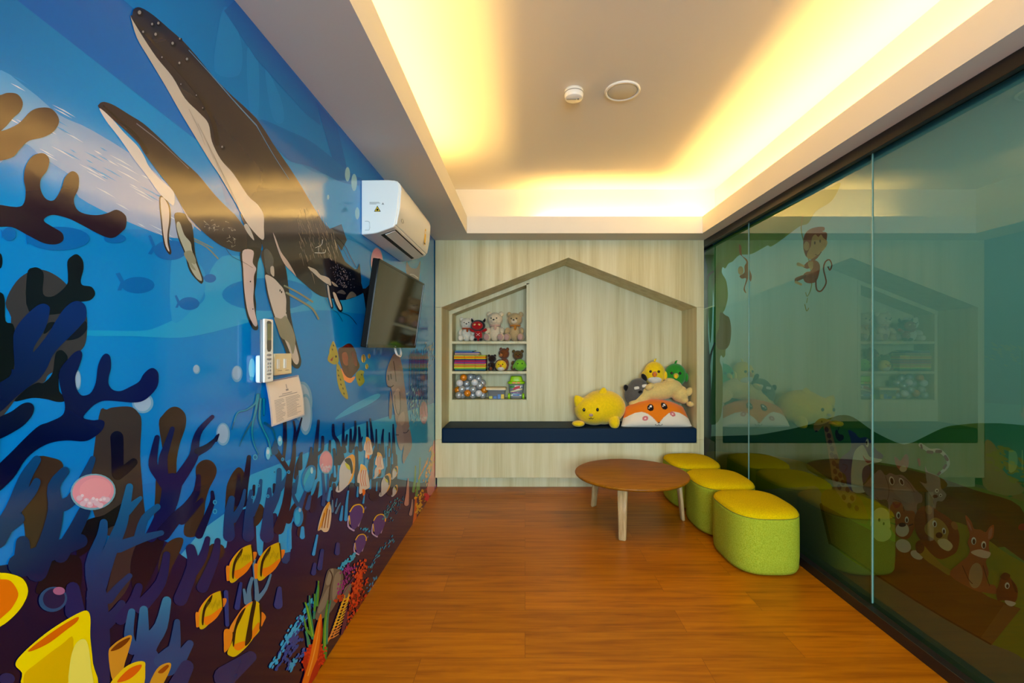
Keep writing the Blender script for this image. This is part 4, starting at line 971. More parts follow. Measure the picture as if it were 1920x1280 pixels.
tag(wm, 'glossy underwater mural of whales, turtle, corals and fish covering the long wall', 'mural')

# ------------------------------------------------------------------ printed film behind the glass
def right3(px, py):
    d = XM*F/max(px-VX, 1.0)
    return Vector((XM, d, HC+(VY-py)*d/F))

def paint_meadow():
    M = Mural(right3, (-1, 0, 0))
    P = M.put
    M.dim = 0.62  # low shapes darkened: weaker light near the floor, put into the colours
    # sky over the whole wall
    b0 = len(M.v)
    ys = [-2+0.35*i for i in range(20)]; zs = [2.372*i/10 for i in range(11)]
    sk = grad((0, (132, 140, 114)), (1.1, (150, 190, 182)), (1.9, (138, 188, 198)), (2.6, (112, 172, 204)))
    for y in ys:
        for z in zs:
            M.v.append(Vector((XM+0.0004, y, z))); M.c.append((*lin(sk(0, z)), 1))
    for i in range(len(ys)-1):
        for j in range(10):
            M.f.append([b0+i*11+j, b0+(i+1)*11+j, b0+(i+1)*11+j+1, b0+i*11+j+1])
    # hills and meadow, from the far end towards and past the camera
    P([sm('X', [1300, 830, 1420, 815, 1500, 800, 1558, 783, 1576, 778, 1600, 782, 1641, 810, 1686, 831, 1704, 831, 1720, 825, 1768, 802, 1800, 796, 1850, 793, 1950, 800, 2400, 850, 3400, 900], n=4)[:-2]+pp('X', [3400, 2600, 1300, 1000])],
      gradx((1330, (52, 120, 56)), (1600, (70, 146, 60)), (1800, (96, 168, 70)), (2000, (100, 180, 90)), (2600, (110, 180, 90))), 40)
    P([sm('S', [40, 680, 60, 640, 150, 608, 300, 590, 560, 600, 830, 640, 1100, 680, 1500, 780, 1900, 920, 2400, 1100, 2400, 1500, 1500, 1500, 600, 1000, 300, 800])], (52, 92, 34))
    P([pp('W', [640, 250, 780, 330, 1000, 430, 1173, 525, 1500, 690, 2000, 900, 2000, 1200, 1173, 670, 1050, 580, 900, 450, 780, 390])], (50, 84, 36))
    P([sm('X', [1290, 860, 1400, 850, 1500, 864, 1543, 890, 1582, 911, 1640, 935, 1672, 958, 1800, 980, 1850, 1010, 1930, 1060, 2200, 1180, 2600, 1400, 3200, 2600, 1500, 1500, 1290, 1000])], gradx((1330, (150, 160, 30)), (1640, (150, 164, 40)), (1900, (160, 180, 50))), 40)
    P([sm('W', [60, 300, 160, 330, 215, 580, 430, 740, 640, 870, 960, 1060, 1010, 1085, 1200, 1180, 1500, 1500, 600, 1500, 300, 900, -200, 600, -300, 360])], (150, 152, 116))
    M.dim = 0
    # tree
    P([sm('U', [-40, 130, 80, 90, 82, 220, 62, 330, 42, 450, 46, 600, 40, 900, 62, 1290, 62, 1900, -40, 1900])], (92, 86, 100))
    P([sm('U', [60, 460, 90, 380, 130, 270, 175, 250, 300, 100, 330, 110, 200, 240, 150, 330, 110, 430, 70, 500])], (140, 96, 70))
    P([sm('X', [1322, 478, 1345, 455, 1400, 425, 1450, 400, 1530, 362, 1555, 352, 1575, 342, 1572, 356, 1558, 378, 1530, 396, 1516, 418, 1500, 424, 1478, 440, 1462, 452, 1446, 462, 1440, 460, 1432, 464, 1409, 476, 1387, 478, 1374, 490, 1366, 494, 1360, 503, 1355, 501, 1354, 512, 1362, 527, 1365, 555, 1360, 578, 1356, 586, 1361, 591, 1367, 596, 1371, 620, 1368, 643, 1361, 655, 1360, 666, 1356, 670, 1352, 666, 1350, 677, 1355, 700, 1352, 780, 1330, 790, 1336, 700, 1338, 620, 1337, 540])], gradx((1325, (40, 120, 60)), (1350, (96, 150, 60)), (1450, (84, 150, 70)), (1560, (120, 160, 70))), 10)
    P([sm('U', [150, 720, 200, 745, 236, 770, 252, 880, 240, 1000, 200, 1055, 130, 1050, 110, 950, 140, 850])], (66, 110, 44))
    P([sm('U', [30, 330, 80, 300, 80, 700, 60, 1000, 44, 800])], (34, 130, 60))
    P(st('U', [(20, 500), (40, 380), (85, 340)], 26, 20)+st('U', [(40, 1280), (60, 1120), (100, 1000)], 26, 14), (78, 70, 84))
    # monkeys
    DK = (60, 26, 22); RB = (150, 58, 50); SK = (222, 188, 150)
    P(st('V', [(150, 140), (130, 280), (158, 420), (230, 700), (245, 900), (200, 1020), (180, 980)], 12, 8)+st('V', [(200, 1040), (190, 1090)], 8)+st('V', [(170, 1110), (190, 1180), (212, 1150)], 10), (120, 140, 70))
    P([sm('V', [155, 420, 170, 345, 220, 292, 300, 265, 380, 265, 384, 300, 362, 312, 412, 330, 410, 400, 390, 470, 340, 560, 280, 625, 220, 612, 180, 580, 155, 500])], (136, 48, 46))
    P([sm('V', [236, 470, 250, 380, 285, 345, 318, 372, 348, 345, 372, 380, 418, 425, 400, 485, 345, 545, 300, 575, 240, 612, 198, 600, 195, 560, 215, 510])], SK)
    P([el('V', 190, 472, 32, 50)], SK); P([el('V', 280, 438, 9, 18), el('V', 338, 418, 9, 18)], DK); P(st('V', [(285, 565), (320, 570), (350, 535)], 6), DK)
    P([sm('V', [200, 645, 260, 622, 320, 650, 336, 720, 300, 850, 235, 878, 172, 862, 150, 800, 182, 758, 235, 745, 250, 700, 200, 720, 150, 700, 160, 685])], RB)
    P([sm('V', [205, 650, 255, 640, 262, 700, 240, 730, 215, 700])], SK)
    P([sm('V', [60, 855, 70, 820, 150, 788, 190, 790, 150, 830, 80, 858])], (110, 40, 34)); P(st('V', [(75, 865), (130, 890)], 30, 26)+st('V', [(100, 670), (160, 690)], 40, 20), SK)
    P(st('V', [(290, 830), (300, 945), (350, 962), (402, 880), (395, 810), (375, 720), (395, 645), (440, 622), (466, 680), (445, 735), (425, 700)], 17, 13), (124, 40, 40))
    P([sm('U', [325, 90, 345, 110, 352, 190, 400, 230, 422, 320, 442, 380, 432, 432, 412, 390, 402, 425, 378, 490, 392, 540, 366, 505, 390, 405, 350, 405, 330, 380, 372, 350, 375, 290, 392, 250, 358, 205, 328, 170])], (160, 82, 50)); P([el('U', 340, 330, 26, 40)], SK)
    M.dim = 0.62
    # giraffe
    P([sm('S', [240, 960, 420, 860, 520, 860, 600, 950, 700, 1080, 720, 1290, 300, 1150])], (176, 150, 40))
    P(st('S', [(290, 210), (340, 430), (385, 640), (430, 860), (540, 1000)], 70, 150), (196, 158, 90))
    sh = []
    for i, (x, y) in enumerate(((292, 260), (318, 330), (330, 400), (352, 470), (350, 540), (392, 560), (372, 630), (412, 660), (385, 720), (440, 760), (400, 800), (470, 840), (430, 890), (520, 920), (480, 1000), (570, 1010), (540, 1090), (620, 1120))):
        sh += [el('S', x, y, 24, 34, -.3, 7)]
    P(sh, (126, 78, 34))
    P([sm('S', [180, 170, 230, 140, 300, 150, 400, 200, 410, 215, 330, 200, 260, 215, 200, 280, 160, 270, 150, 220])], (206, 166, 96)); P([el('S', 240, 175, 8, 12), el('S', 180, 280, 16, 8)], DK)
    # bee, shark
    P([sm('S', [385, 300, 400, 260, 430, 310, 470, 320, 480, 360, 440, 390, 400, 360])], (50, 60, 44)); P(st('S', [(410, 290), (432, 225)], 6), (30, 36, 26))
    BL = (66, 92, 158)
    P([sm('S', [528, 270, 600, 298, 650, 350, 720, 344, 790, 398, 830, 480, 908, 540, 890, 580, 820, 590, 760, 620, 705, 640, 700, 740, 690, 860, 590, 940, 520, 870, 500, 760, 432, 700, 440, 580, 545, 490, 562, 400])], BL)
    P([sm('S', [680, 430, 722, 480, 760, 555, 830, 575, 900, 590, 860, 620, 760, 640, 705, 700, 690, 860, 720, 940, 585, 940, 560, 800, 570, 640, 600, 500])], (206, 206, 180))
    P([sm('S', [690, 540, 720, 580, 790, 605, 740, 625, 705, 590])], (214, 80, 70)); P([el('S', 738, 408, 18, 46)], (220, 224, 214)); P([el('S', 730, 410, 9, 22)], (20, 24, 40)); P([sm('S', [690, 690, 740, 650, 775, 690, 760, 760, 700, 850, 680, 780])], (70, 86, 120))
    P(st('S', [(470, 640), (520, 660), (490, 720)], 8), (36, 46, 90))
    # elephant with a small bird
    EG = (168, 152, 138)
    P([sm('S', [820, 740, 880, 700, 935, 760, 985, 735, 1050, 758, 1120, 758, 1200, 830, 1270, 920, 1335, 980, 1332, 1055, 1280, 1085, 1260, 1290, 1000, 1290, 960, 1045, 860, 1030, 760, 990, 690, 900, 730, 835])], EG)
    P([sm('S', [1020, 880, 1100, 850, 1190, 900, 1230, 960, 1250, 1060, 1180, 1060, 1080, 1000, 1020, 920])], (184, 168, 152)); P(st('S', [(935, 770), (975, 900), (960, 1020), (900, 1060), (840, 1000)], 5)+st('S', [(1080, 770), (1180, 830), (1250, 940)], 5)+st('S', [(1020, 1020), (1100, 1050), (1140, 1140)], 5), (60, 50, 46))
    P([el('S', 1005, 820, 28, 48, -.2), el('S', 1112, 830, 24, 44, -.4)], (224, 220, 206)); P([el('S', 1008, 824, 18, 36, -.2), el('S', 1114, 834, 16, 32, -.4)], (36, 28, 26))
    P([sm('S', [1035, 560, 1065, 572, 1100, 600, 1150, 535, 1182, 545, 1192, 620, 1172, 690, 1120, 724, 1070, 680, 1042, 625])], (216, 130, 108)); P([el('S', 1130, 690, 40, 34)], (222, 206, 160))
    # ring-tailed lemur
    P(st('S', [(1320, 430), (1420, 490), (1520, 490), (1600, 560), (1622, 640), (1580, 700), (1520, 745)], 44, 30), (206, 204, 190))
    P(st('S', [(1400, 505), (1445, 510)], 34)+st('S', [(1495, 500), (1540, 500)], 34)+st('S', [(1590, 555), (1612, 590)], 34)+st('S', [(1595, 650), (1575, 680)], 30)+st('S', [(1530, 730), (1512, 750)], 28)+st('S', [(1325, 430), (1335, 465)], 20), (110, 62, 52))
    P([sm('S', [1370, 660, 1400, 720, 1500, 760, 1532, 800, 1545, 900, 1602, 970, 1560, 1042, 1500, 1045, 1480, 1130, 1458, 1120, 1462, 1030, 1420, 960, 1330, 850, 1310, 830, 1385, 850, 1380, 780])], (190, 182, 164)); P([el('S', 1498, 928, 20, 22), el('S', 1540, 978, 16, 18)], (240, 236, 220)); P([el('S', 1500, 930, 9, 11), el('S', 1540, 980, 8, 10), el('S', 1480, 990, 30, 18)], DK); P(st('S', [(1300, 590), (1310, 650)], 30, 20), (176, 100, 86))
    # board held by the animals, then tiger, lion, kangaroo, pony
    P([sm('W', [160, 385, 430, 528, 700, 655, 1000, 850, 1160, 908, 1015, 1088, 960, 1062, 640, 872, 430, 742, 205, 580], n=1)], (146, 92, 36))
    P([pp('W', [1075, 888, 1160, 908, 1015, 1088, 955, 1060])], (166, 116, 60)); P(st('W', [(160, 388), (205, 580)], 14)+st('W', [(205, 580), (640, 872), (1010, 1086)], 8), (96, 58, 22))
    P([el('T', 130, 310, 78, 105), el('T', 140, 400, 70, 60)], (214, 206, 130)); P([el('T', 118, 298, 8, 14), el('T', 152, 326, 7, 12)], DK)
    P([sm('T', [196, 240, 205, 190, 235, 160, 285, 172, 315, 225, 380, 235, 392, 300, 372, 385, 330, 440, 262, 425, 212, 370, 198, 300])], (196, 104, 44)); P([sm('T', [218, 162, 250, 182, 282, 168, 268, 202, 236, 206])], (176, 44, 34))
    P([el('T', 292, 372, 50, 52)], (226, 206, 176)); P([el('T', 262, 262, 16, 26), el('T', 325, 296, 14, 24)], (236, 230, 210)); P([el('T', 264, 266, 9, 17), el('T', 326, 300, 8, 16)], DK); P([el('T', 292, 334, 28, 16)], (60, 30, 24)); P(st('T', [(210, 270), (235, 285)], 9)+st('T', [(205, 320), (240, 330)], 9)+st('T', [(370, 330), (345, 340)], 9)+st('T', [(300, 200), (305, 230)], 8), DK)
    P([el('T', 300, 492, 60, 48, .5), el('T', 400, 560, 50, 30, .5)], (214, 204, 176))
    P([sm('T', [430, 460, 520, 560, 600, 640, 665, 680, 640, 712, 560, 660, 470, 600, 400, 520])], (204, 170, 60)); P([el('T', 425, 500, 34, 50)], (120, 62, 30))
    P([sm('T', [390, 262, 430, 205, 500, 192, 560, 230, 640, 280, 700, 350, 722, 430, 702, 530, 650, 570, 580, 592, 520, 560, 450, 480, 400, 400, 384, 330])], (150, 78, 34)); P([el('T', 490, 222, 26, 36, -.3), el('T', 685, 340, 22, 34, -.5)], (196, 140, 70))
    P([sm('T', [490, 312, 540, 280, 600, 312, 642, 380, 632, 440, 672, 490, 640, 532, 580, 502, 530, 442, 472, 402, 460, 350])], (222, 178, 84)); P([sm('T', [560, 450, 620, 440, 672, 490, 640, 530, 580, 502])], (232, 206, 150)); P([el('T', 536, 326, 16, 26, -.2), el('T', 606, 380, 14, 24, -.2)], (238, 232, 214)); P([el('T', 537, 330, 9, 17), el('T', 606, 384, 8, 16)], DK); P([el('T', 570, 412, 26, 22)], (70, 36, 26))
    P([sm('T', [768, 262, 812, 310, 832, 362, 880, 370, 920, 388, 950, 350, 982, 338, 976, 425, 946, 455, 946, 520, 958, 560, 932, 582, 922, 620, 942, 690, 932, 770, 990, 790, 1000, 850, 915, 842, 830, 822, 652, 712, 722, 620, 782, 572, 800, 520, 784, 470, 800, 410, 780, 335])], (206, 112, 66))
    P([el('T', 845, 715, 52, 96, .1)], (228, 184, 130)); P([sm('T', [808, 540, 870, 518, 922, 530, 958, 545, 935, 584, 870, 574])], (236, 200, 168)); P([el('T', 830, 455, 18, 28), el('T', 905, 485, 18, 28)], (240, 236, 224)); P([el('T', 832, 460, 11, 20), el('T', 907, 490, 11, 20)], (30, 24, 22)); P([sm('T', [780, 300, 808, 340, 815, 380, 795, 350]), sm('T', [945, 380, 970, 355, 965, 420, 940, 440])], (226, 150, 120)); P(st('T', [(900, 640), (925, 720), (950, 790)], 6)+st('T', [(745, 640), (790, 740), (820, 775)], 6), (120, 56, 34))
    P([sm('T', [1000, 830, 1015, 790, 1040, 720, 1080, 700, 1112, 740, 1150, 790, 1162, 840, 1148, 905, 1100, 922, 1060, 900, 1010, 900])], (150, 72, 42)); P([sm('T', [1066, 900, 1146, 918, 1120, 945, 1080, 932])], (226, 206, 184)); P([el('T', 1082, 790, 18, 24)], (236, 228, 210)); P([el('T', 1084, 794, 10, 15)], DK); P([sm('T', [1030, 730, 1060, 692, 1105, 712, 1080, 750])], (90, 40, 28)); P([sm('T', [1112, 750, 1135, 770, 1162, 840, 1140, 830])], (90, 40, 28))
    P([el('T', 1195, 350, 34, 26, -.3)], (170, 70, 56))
    P(st('W', [(1100, 120), (1100, 220), (1130, 212), (1140, 165), (1130, 125), (1100, 120)], 5)+st('W', [(1165, 118), (1165, 212)], 5), (150, 196, 110))
    for p in M.v: p.z = min(p.z, 2.372)
    return M
MEADOW = bpy.data.materials.new('printed_glass_film')
MEADOW.use_nodes = True
for n in list(MEADOW.node_tree.nodes): MEADOW.node_tree.nodes.remove(n)
out = nd(MEADOW, 'ShaderNodeOutputMaterial')
ca = nd(MEADOW, 'ShaderNodeVertexColor', layer_name='print')
df = nd(MEADOW, 'ShaderNodeBsdfDiffuse'); tl = nd(MEADOW, 'ShaderNodeBsdfTranslucent')
mx = nd(MEADOW, 'ShaderNodeMixShader'); mx.inputs[0].default_value = 0.5
lk(MEADOW, ca.outputs[0], df.inputs[0]); lk(MEADOW, ca.outputs[0], tl.inputs[0])
lk(MEADOW, df.outputs[0], mx.inputs[1]); lk(MEADOW, tl.outputs[0], mx.inputs[2]); lk(MEADOW, mx.outputs[0], out.inputs[0])
mm = paint_meadow().build('meadow_mural', MEADOW)
tag(mm, 'cartoon meadow film of jungle animals, monkeys and tree behind the tinted glass', 'mural')

# ------------------------------------------------------------------ fixed things on walls and ceiling
PLW = mat('white_plastic', (232, 234, 232), 0.28, 0.5)
PLG = mat('grey_plastic', (140, 142, 140), 0.4)
BLK = mat('black_plastic', (8, 8, 8), 0.6, 0.15)
SLOT = mat('dark_slot', (16, 15, 12), 0.6)
INK = mat('printed_ink', (40, 40, 44), 0.6)

def air_conditioner():
    y0, y1 = 2.393, 3.15
    T = thing('air_conditioner', 'white split air conditioner high on the mural wall above the television', 'air conditioner', (XL, (y0+y1)/2, 1.944))
    prof = [(-0.8620, 2.232), (-0.72, 2.233), (-0.690, 2.230), (-0.672, 2.220), (-0.662, 2.205), (-0.660, 2.185), (-0.672, 2.06), (-0.685, 1.995), (-0.692, 1.985), (-0.70, 1.982), (-0.776, 1.955), (-0.80, 1.950), (-0.8620, 1.944)]
    MB().prism(prof, y0, y1, 'y').build('body', PLW, T, bevel=0.006, seg=3)
    # front panel wraps the rounded front
    fp = [(-0.695, 2.2335), (-0.674, 2.2275), (-0.660, 2.214), (-0.6525, 2.190), (-0.660, 2.085), (-0.676, 2.003), (-0.684, 1.996), (-0.690, 2.003), (-0.674, 2.09), (-0.666, 2.18), (-0.676, 2.205), (-0.698, 2.222)]
    MB().prism(fp, y0+0.006, y1-0.006, 'y', smooth=False).build('front_panel', PLW, T, bevel=0.0035, seg=3)
    # outlet between the panel and the swinging flap
    def under(u, off):        # point along the sloping underside, u from front (0) to wall side (1)
        a, b_ = Vector((-0.692, 1.985)), Vector((-0.776, 1.955))
        p = a+(b_-a)*u
        n = Vector((0.336, -0.942))
        return p+n*off
    q = [under(0.02, 0.0015), under(0.98, 0.0015), under(0.98, -0.003), under(0.02, -0.003)]
    MB().prism([tuple(p) for p in q], y0+0.05, y1-0.05, 'y').build('air_outlet', SLOT, T)
    q = [under(0.10, 0.004), under(0.74, 0.006), under(0.74, 0.0025), under(0.10, 0.0022)]
    MB().prism([tuple(p) for p in q], y0+0.056, y1-0.056, 'y').build('flap', PLW, T, bevel=0.001)
    q = [under(-0.06, 0.004), under(0.0, 0.004), under(0.02, 0.002), under(-0.06, 0.0)]
    # small oval badge and yellow energy label on the front
    def front(y, z):
        x = -0.6605+(z-2.085)*(0.0075/0.105)
        return Vector((x+0.0009, y, z))
    def decal(name, m, pts, par=T, org=None):
        o = MB().add(pts, [tuple(range(len(pts)))]).build(name, m, par)
        return o
    MB().tube([front(2.462+0.022*math.cos(2*pi*i/20), 2.034+0.010*math.sin(2*pi*i/20)) for i in range(21)], 0.0011, 5).build('badge', mat('badge_metal', (90, 90, 90), 0.3), T)
    YL = mat('yellow_label', (236, 190, 20), 0.5)
    yl = decal('energy_label', YL, [front(2.985, 2.03), front(3.025, 2.03), front(3.025, 2.12), front(3.015, 2.135), front(2.995, 2.135), front(2.985, 2.12)])
    yl['label'] = 'yellow energy label'
    decal('label_print', INK, [front(2.988, 2.034)+Vector((.0004, 0, 0)), front(3.022, 2.034)+Vector((.0004, 0, 0)), front(3.022, 2.042)+Vector((.0004, 0, 0)), front(2.988, 2.042)+Vector((.0004, 0, 0))], yl)
    decal('label_print', mat('label_white', (240, 236, 220), .5), [front(2.994, 2.10)+Vector((.0004, 0, 0)), front(3.016, 2.10)+Vector((.0004, 0, 0)), front(3.016, 2.122)+Vector((.0004, 0, 0)), front(2.994, 2.122)+Vector((.0004, 0, 0))], yl)
    # end face: warning triangle with flame, fine print, terminal cover
    ye = y0-0.0012
    E_ = lambda px, py: Vector(((px-VX)*y0/F, ye, HC+(VY-py)*y0/F))
    def edecal(name, m, pts, lift=0.0):
        return decal(name, m, [E_(*p)+Vector((0, -lift, 0)) for p in pts])
    edecal('warning_label', BLK, [(701.5, 396.8), (714, 396.8), (707.7, 385.5)])
    edecal('warning_label', YL, [(703.3, 395.9), (712.2, 395.9), (707.7, 387.4)], 0.0004)
    edecal('warning_label', BLK, [(706, 395), (709.4, 395), (710, 393), (708.6, 391.6), (708, 389.8), (706.8, 392), (705.6, 393.2)], 0.0008)
    for yy, x1 in ((379.2, 711), (380.9, 713), (382.4, 706)):
        edecal('fine_print', PLG, [(693, yy+.35), (x1, yy+.35), (x1, yy-.35), (693, yy-.35)])
    edecal('fine_print', PLG, [(715.5, 383.5), (720.5, 383.5), (718, 379.5)])
    MB().tube([E_(684.5, 414.5), E_(690, 414.5), E_(693, 416.5), E_(693.5, 427), E_(692, 431.2), E_(684.5, 431.2)], 0.0008, 5).build('terminal_cover', PLG, T)
    return T
air_conditioner()

def television():
    W, H_ = 0.885, 0.445
    T = thing('television', 'black flat television tilted forward on the mural wall', 'television', (-0.80, 2.6925, 1.57))
    c = Vector((-0.74, 2.6925, 1.5705))
    up = Vector((0.0635, 0, 0.441)).normalized()
    yaw = 0.03
    yy = Vector((math.sin(yaw), math.cos(yaw), 0))
    up = (up-yy*up.dot(yy)).normalized()
    nn = yy.cross(up).normalized()            # faces the room, slightly down
    def bx(y0, y1, u0, u1, n0, n1):
        m_ = MB()
        vs = [c+yy*y+up*u+nn*n for n in (n0, n1) for y, u in ((y0, u0), (y1, u0), (y1, u1), (y0, u1))]
        return m_.add(vs, [(0, 1, 2, 3), (4, 5, 6, 7), (0, 1, 5, 4), (1, 2, 6, 5), (2, 3, 7, 6), (3, 0, 4, 7)])
    bx(-W/2, W/2, -H_/2, H_/2, -0.032, -0.002).build('casing', BLK, T, bevel=0.004)
    bx(-W*.33, W*.33, -H_*.40, H_*.30, -0.062, -0.031).build('rear_housing', BLK, T, bevel=0.012, seg=3)
    b = 0.011
    fr = mat('glossy_black_bezel', (10, 10, 11), 0.12)
    m_ = MB()
    for a in ((-W/2, W/2, -H_/2, -H_/2+b*1.5), (-W/2, W/2, H_/2-b, H_/2), (-W/2, -W/2+b, -H_/2, H_/2), (W/2-b, W/2, -H_/2, H_/2)):
        k_ = bx(*a, -0.003, 0.003); m_.add(k_.v, k_.f)
    m_.build('bezel', fr, T)
    bx(-W/2+b, W/2-b, -H_/2+b*1.5, H_/2-b, -0.002, 0.0005).build('screen', mat('dark_screen', (26, 25, 18), 0.07, 0.6), T)
    bx(-0.012, 0.012, -H_/2+0.006, -H_/2+0.010, 0.003, 0.0036).build('logo', PLG, T)
    # tilting bracket on the wall
    MB().box((XL+0.006, 2.56, 1.44), (XL+0.016, 2.83, 1.70)).box((XL+0.012, 2.60, 1.53), (-0.79, 2.63, 1.60)).box((XL+0.012, 2.76, 1.53), (-0.79, 2.79, 1.60)).build('wall_bracket', BLK, T)
    return T
television()
cbl = MB()
for k_ in (0, 1):
    cbl.tube(smooth([(-0.815, 2.83, 1.43), (-0.80, 2.80+.02*k_, 1.33), (-0.79, 2.84+.03*k_, 1.300-.006*k_), (-0.80, 2.92+.02*k_, 1.322), (-0.82, 2.93, 1.43)], 6, False), 0.0035, 6)
tag(cbl.build('cable', PLW, org=(-0.80, 2.86, 1.30)), 'white cable looping out below the television', 'cable')

def remote():
    H_ = thing('remote_holder', 'white wall holder carrying the remote control beside the light switch', 'holder', (XL, 1.478, 1.235))
    MB().box((XL+0.003, 1.447, 1.236), (-0.8365, 1.512, 1.324)).build('cradle', PLW, H_, bevel=0.006, seg=3)
    R_ = thing('remote_control', 'white and grey air conditioner remote standing in its wall holder', 'remote control', (-0.829, 1.456, 1.238))
    MB().box((-0.8360, 1.430, 1.238), (-0.8260, 1.482, 1.438)).build('rear_shell', mat('remote_grey', (112, 116, 122), 0.4), R_, bevel=0.004)
    MB().box((-0.8262, 1.430, 1.238), (-0.8195, 1.482, 1.440)).build('front_shell', PLW, R_, bevel=0.004, seg=3)
    lc = [(1.444, 1.345), (1.449, 1.336), (1.463, 1.336), (1.468, 1.345), (1.469, 1.43), (1.462, 1.434), (1.450, 1.434), (1.443, 1.43)]
    MB().prism(lc, -0.8196, -0.8188, 'x').build('display_surround', mat('remote_dark', (84, 84, 80), 0.3), R_)
    MB().box((-0.8189, 1.446, 1.372), (-0.8184, 1.466, 1.425)).build('display', mat('lcd', (120, 124, 92), 0.2), R_)
    gb = mat('button_grey', (150, 150, 148), 0.5)
    for z in (1.325, 1.312): MB().ell((-0.8192, 1.456, z), (0.0014, 0.014, 0.0042)).build('button', gb, R_)
    for z in (1.298, 1.287, 1.276):
        for y in (1.450, 1.4625): MB().ell((-0.8192, y, z), (0.0014, 0.0046, 0.0040)).build('button', gb, R_)
    MB().ell((-0.8192, 1.456, 1.264), (0.0014, 0.014, 0.0038)).build('button', gb, R_)
    MB().ell((-0.8192, 1.456, 1.252), (0.0014, 0.008, 0.003)).build('button', gb, R_)
    S_ = thing('light_switch', 'cream light switch plate partly hidden by the remote control', 'light switch', (XL, 1.60, 1.254))
    MB().box((XL+0.003, 1.545, 1.254), (XL+0.013, 1.657, 1.328)).build('plate', mat('cream_plastic', (228, 216, 178), 0.35), S_, bevel=0.003)
    MB().box((XL+0.0128, 1.600, 1.276), (XL+0.016, 1.616, 1.309)).build('rocker', PLW, S_, bevel=0.001)
    MB().box((XL+0.0128, 1.556, 1.276), (XL+0.016, 1.572, 1.309)).build('rocker', PLW, S_, bevel=0.001)
    MB().box((XL+0.0126, 1.612, 1.2685), (XL+0.0133, 1.636, 1.2698)).build('slot_line', INK, S_)
    MB().box((XL+0.0126, 1.562, 1.2685), (XL+0.0133, 1.590, 1.2698)).build('slot_line', INK, S_)
remote()

def notice():
    T = thing('notice_sheet', 'printed notice in a clear sleeve hanging under the light switch', 'notice', (XL+0.006, 1.61, 1.09))
    TLc, TRc, BRc, BLc = [Vector((XL+0.006+o_, y, z)) for y, z, o_ in ((1.502, 1.237, 0), (1.719, 1.246, 0), (1.742, 1.091, 0.012), (1.513, 1.086, 0.014))]
    def q(u, v, lift=0.0):
        a = TLc+(TRc-TLc)*u; b = BLc+(BRc-BLc)*u
        p = a+(b-a)*v
        p.x += 0.006*math.sin(pi*v)*(0.5+u*.5)+lift
        return p
    N = 10
    def sheet(u0, v0, u1, v1, lift, n=N):
        m_ = MB()
        vs = [q(u0+(u1-u0)*i/n, v0+(v1-v0)*j/n, lift) for j in range(n+1) for i in range(n+1)]
        m_.add(vs, [(j*(n+1)+i, j*(n+1)+i+1, (j+1)*(n+1)+i+1, (j+1)*(n+1)+i) for j in range(n) for i in range(n)], True)
        return m_
    a = sheet(0, 0, 1, 1, 0)
    b2 = sheet(0, 0, 1, 1, -0.0012)
    n0 = len(a.v); a.add(b2.v, b2.f, True)
    a.build('sleeve', mat('clear_sleeve', (206, 206, 214), 0.15, 0.6), T)
    sheet(0.03, 0.04, 0.965, 0.965, 0.0006).build('paper', mat('paper', (226, 212, 198), 0.7), T)
    pr = mat('faded_print', (150, 140, 136), 0.8)
    rl = random.Random(5)
    m_ = MB()
    for i in range(15):
        v = 0.45+0.032*i
        k_ = sheet(0.12, v, 0.30+0.12*rl.random(), v+0.010, 0.0012, 3); m_.add(k_.v, k_.f)
        k_ = sheet(0.44, v, 0.72+0.18*rl.random(), v+0.010, 0.0012, 3); m_.add(k_.v, k_.f)
    k_ = sheet(0.36, 0.345, 0.66, 0.36, 0.0012, 3); m_.add(k_.v, k_.f)
    k_ = sheet(0.26, 0.385, 0.82, 0.40, 0.0012, 3); m_.add(k_.v, k_.f)
    k_ = sheet(0.12, 0.93, 0.34, 0.94, 0.0012, 3); m_.add(k_.v, k_.f)
    k_ = sheet(0.49, 0.26, 0.57, 0.30, 0.0012, 3); m_.add(k_.v, k_.f)
    k_ = sheet(0.52, 0.15, 0.54, 0.25, 0.0012, 3); m_.add(k_.v, k_.f)
    m_.build('text_lines', pr, T)
    sheet(0.10, 0.006, 0.96, 0.022, 0.0012).build('sleeve_rim', mat('sleeve_rim', (96, 84, 130), 0.4), T)
notice()

def ceiling_things():
    P_ = at(1076, 168, 2.62); P_.z = ZC
    D = thing('smoke_detector', 'small round white smoke detector on the ceiling', 'smoke detector', P_)
    MB().lathe([(0.001, 0), (0.053, 0), (0.054, -0.012), (0.054, -0.030), (0.051, -0.045), (0.049, -0.048), (0.001, -0.049)], P_, 36).build('housing', PLW, D)
    MB().lathe([(0.0545, -0.016), (0.0555, -0.018), (0.0545, -0.021)], P_, 36).build('rim', PLG, D)
    MB().box(P_+Vector((-0.042, -0.001, -0.0505)), P_+Vector((0.012, 0.003, -0.0485))).box(P_+Vector((0.020, -0.006, -0.051)), P_+Vector((0.030, 0.006, -0.0485))).build('sensor_mark', PLG, D)
    P_ = at(1167, 168, 2.62); P_.z = ZC
    D = thing('ceiling_speaker', 'flat round ceiling speaker with a plain cream grille', 'speaker', P_)
    MB().lathe([(0.001, 0), (0.100, 0), (0.101, -0.004), (0.097, -0.011), (0.089, -0.011), (0.086, -0.006), (0.001, -0.006)], P_, 48).build('rim', PLW, D)
    MB().lathe([(0.001, -0.0062), (0.085, -0.0062), (0.080, -0.0085), (0.001, -0.009)], P_, 48).build('grille', bump(mat('speaker_grille', (220, 212, 190), 0.7), 900, 0.3, 0.001), D)
ceiling_things()

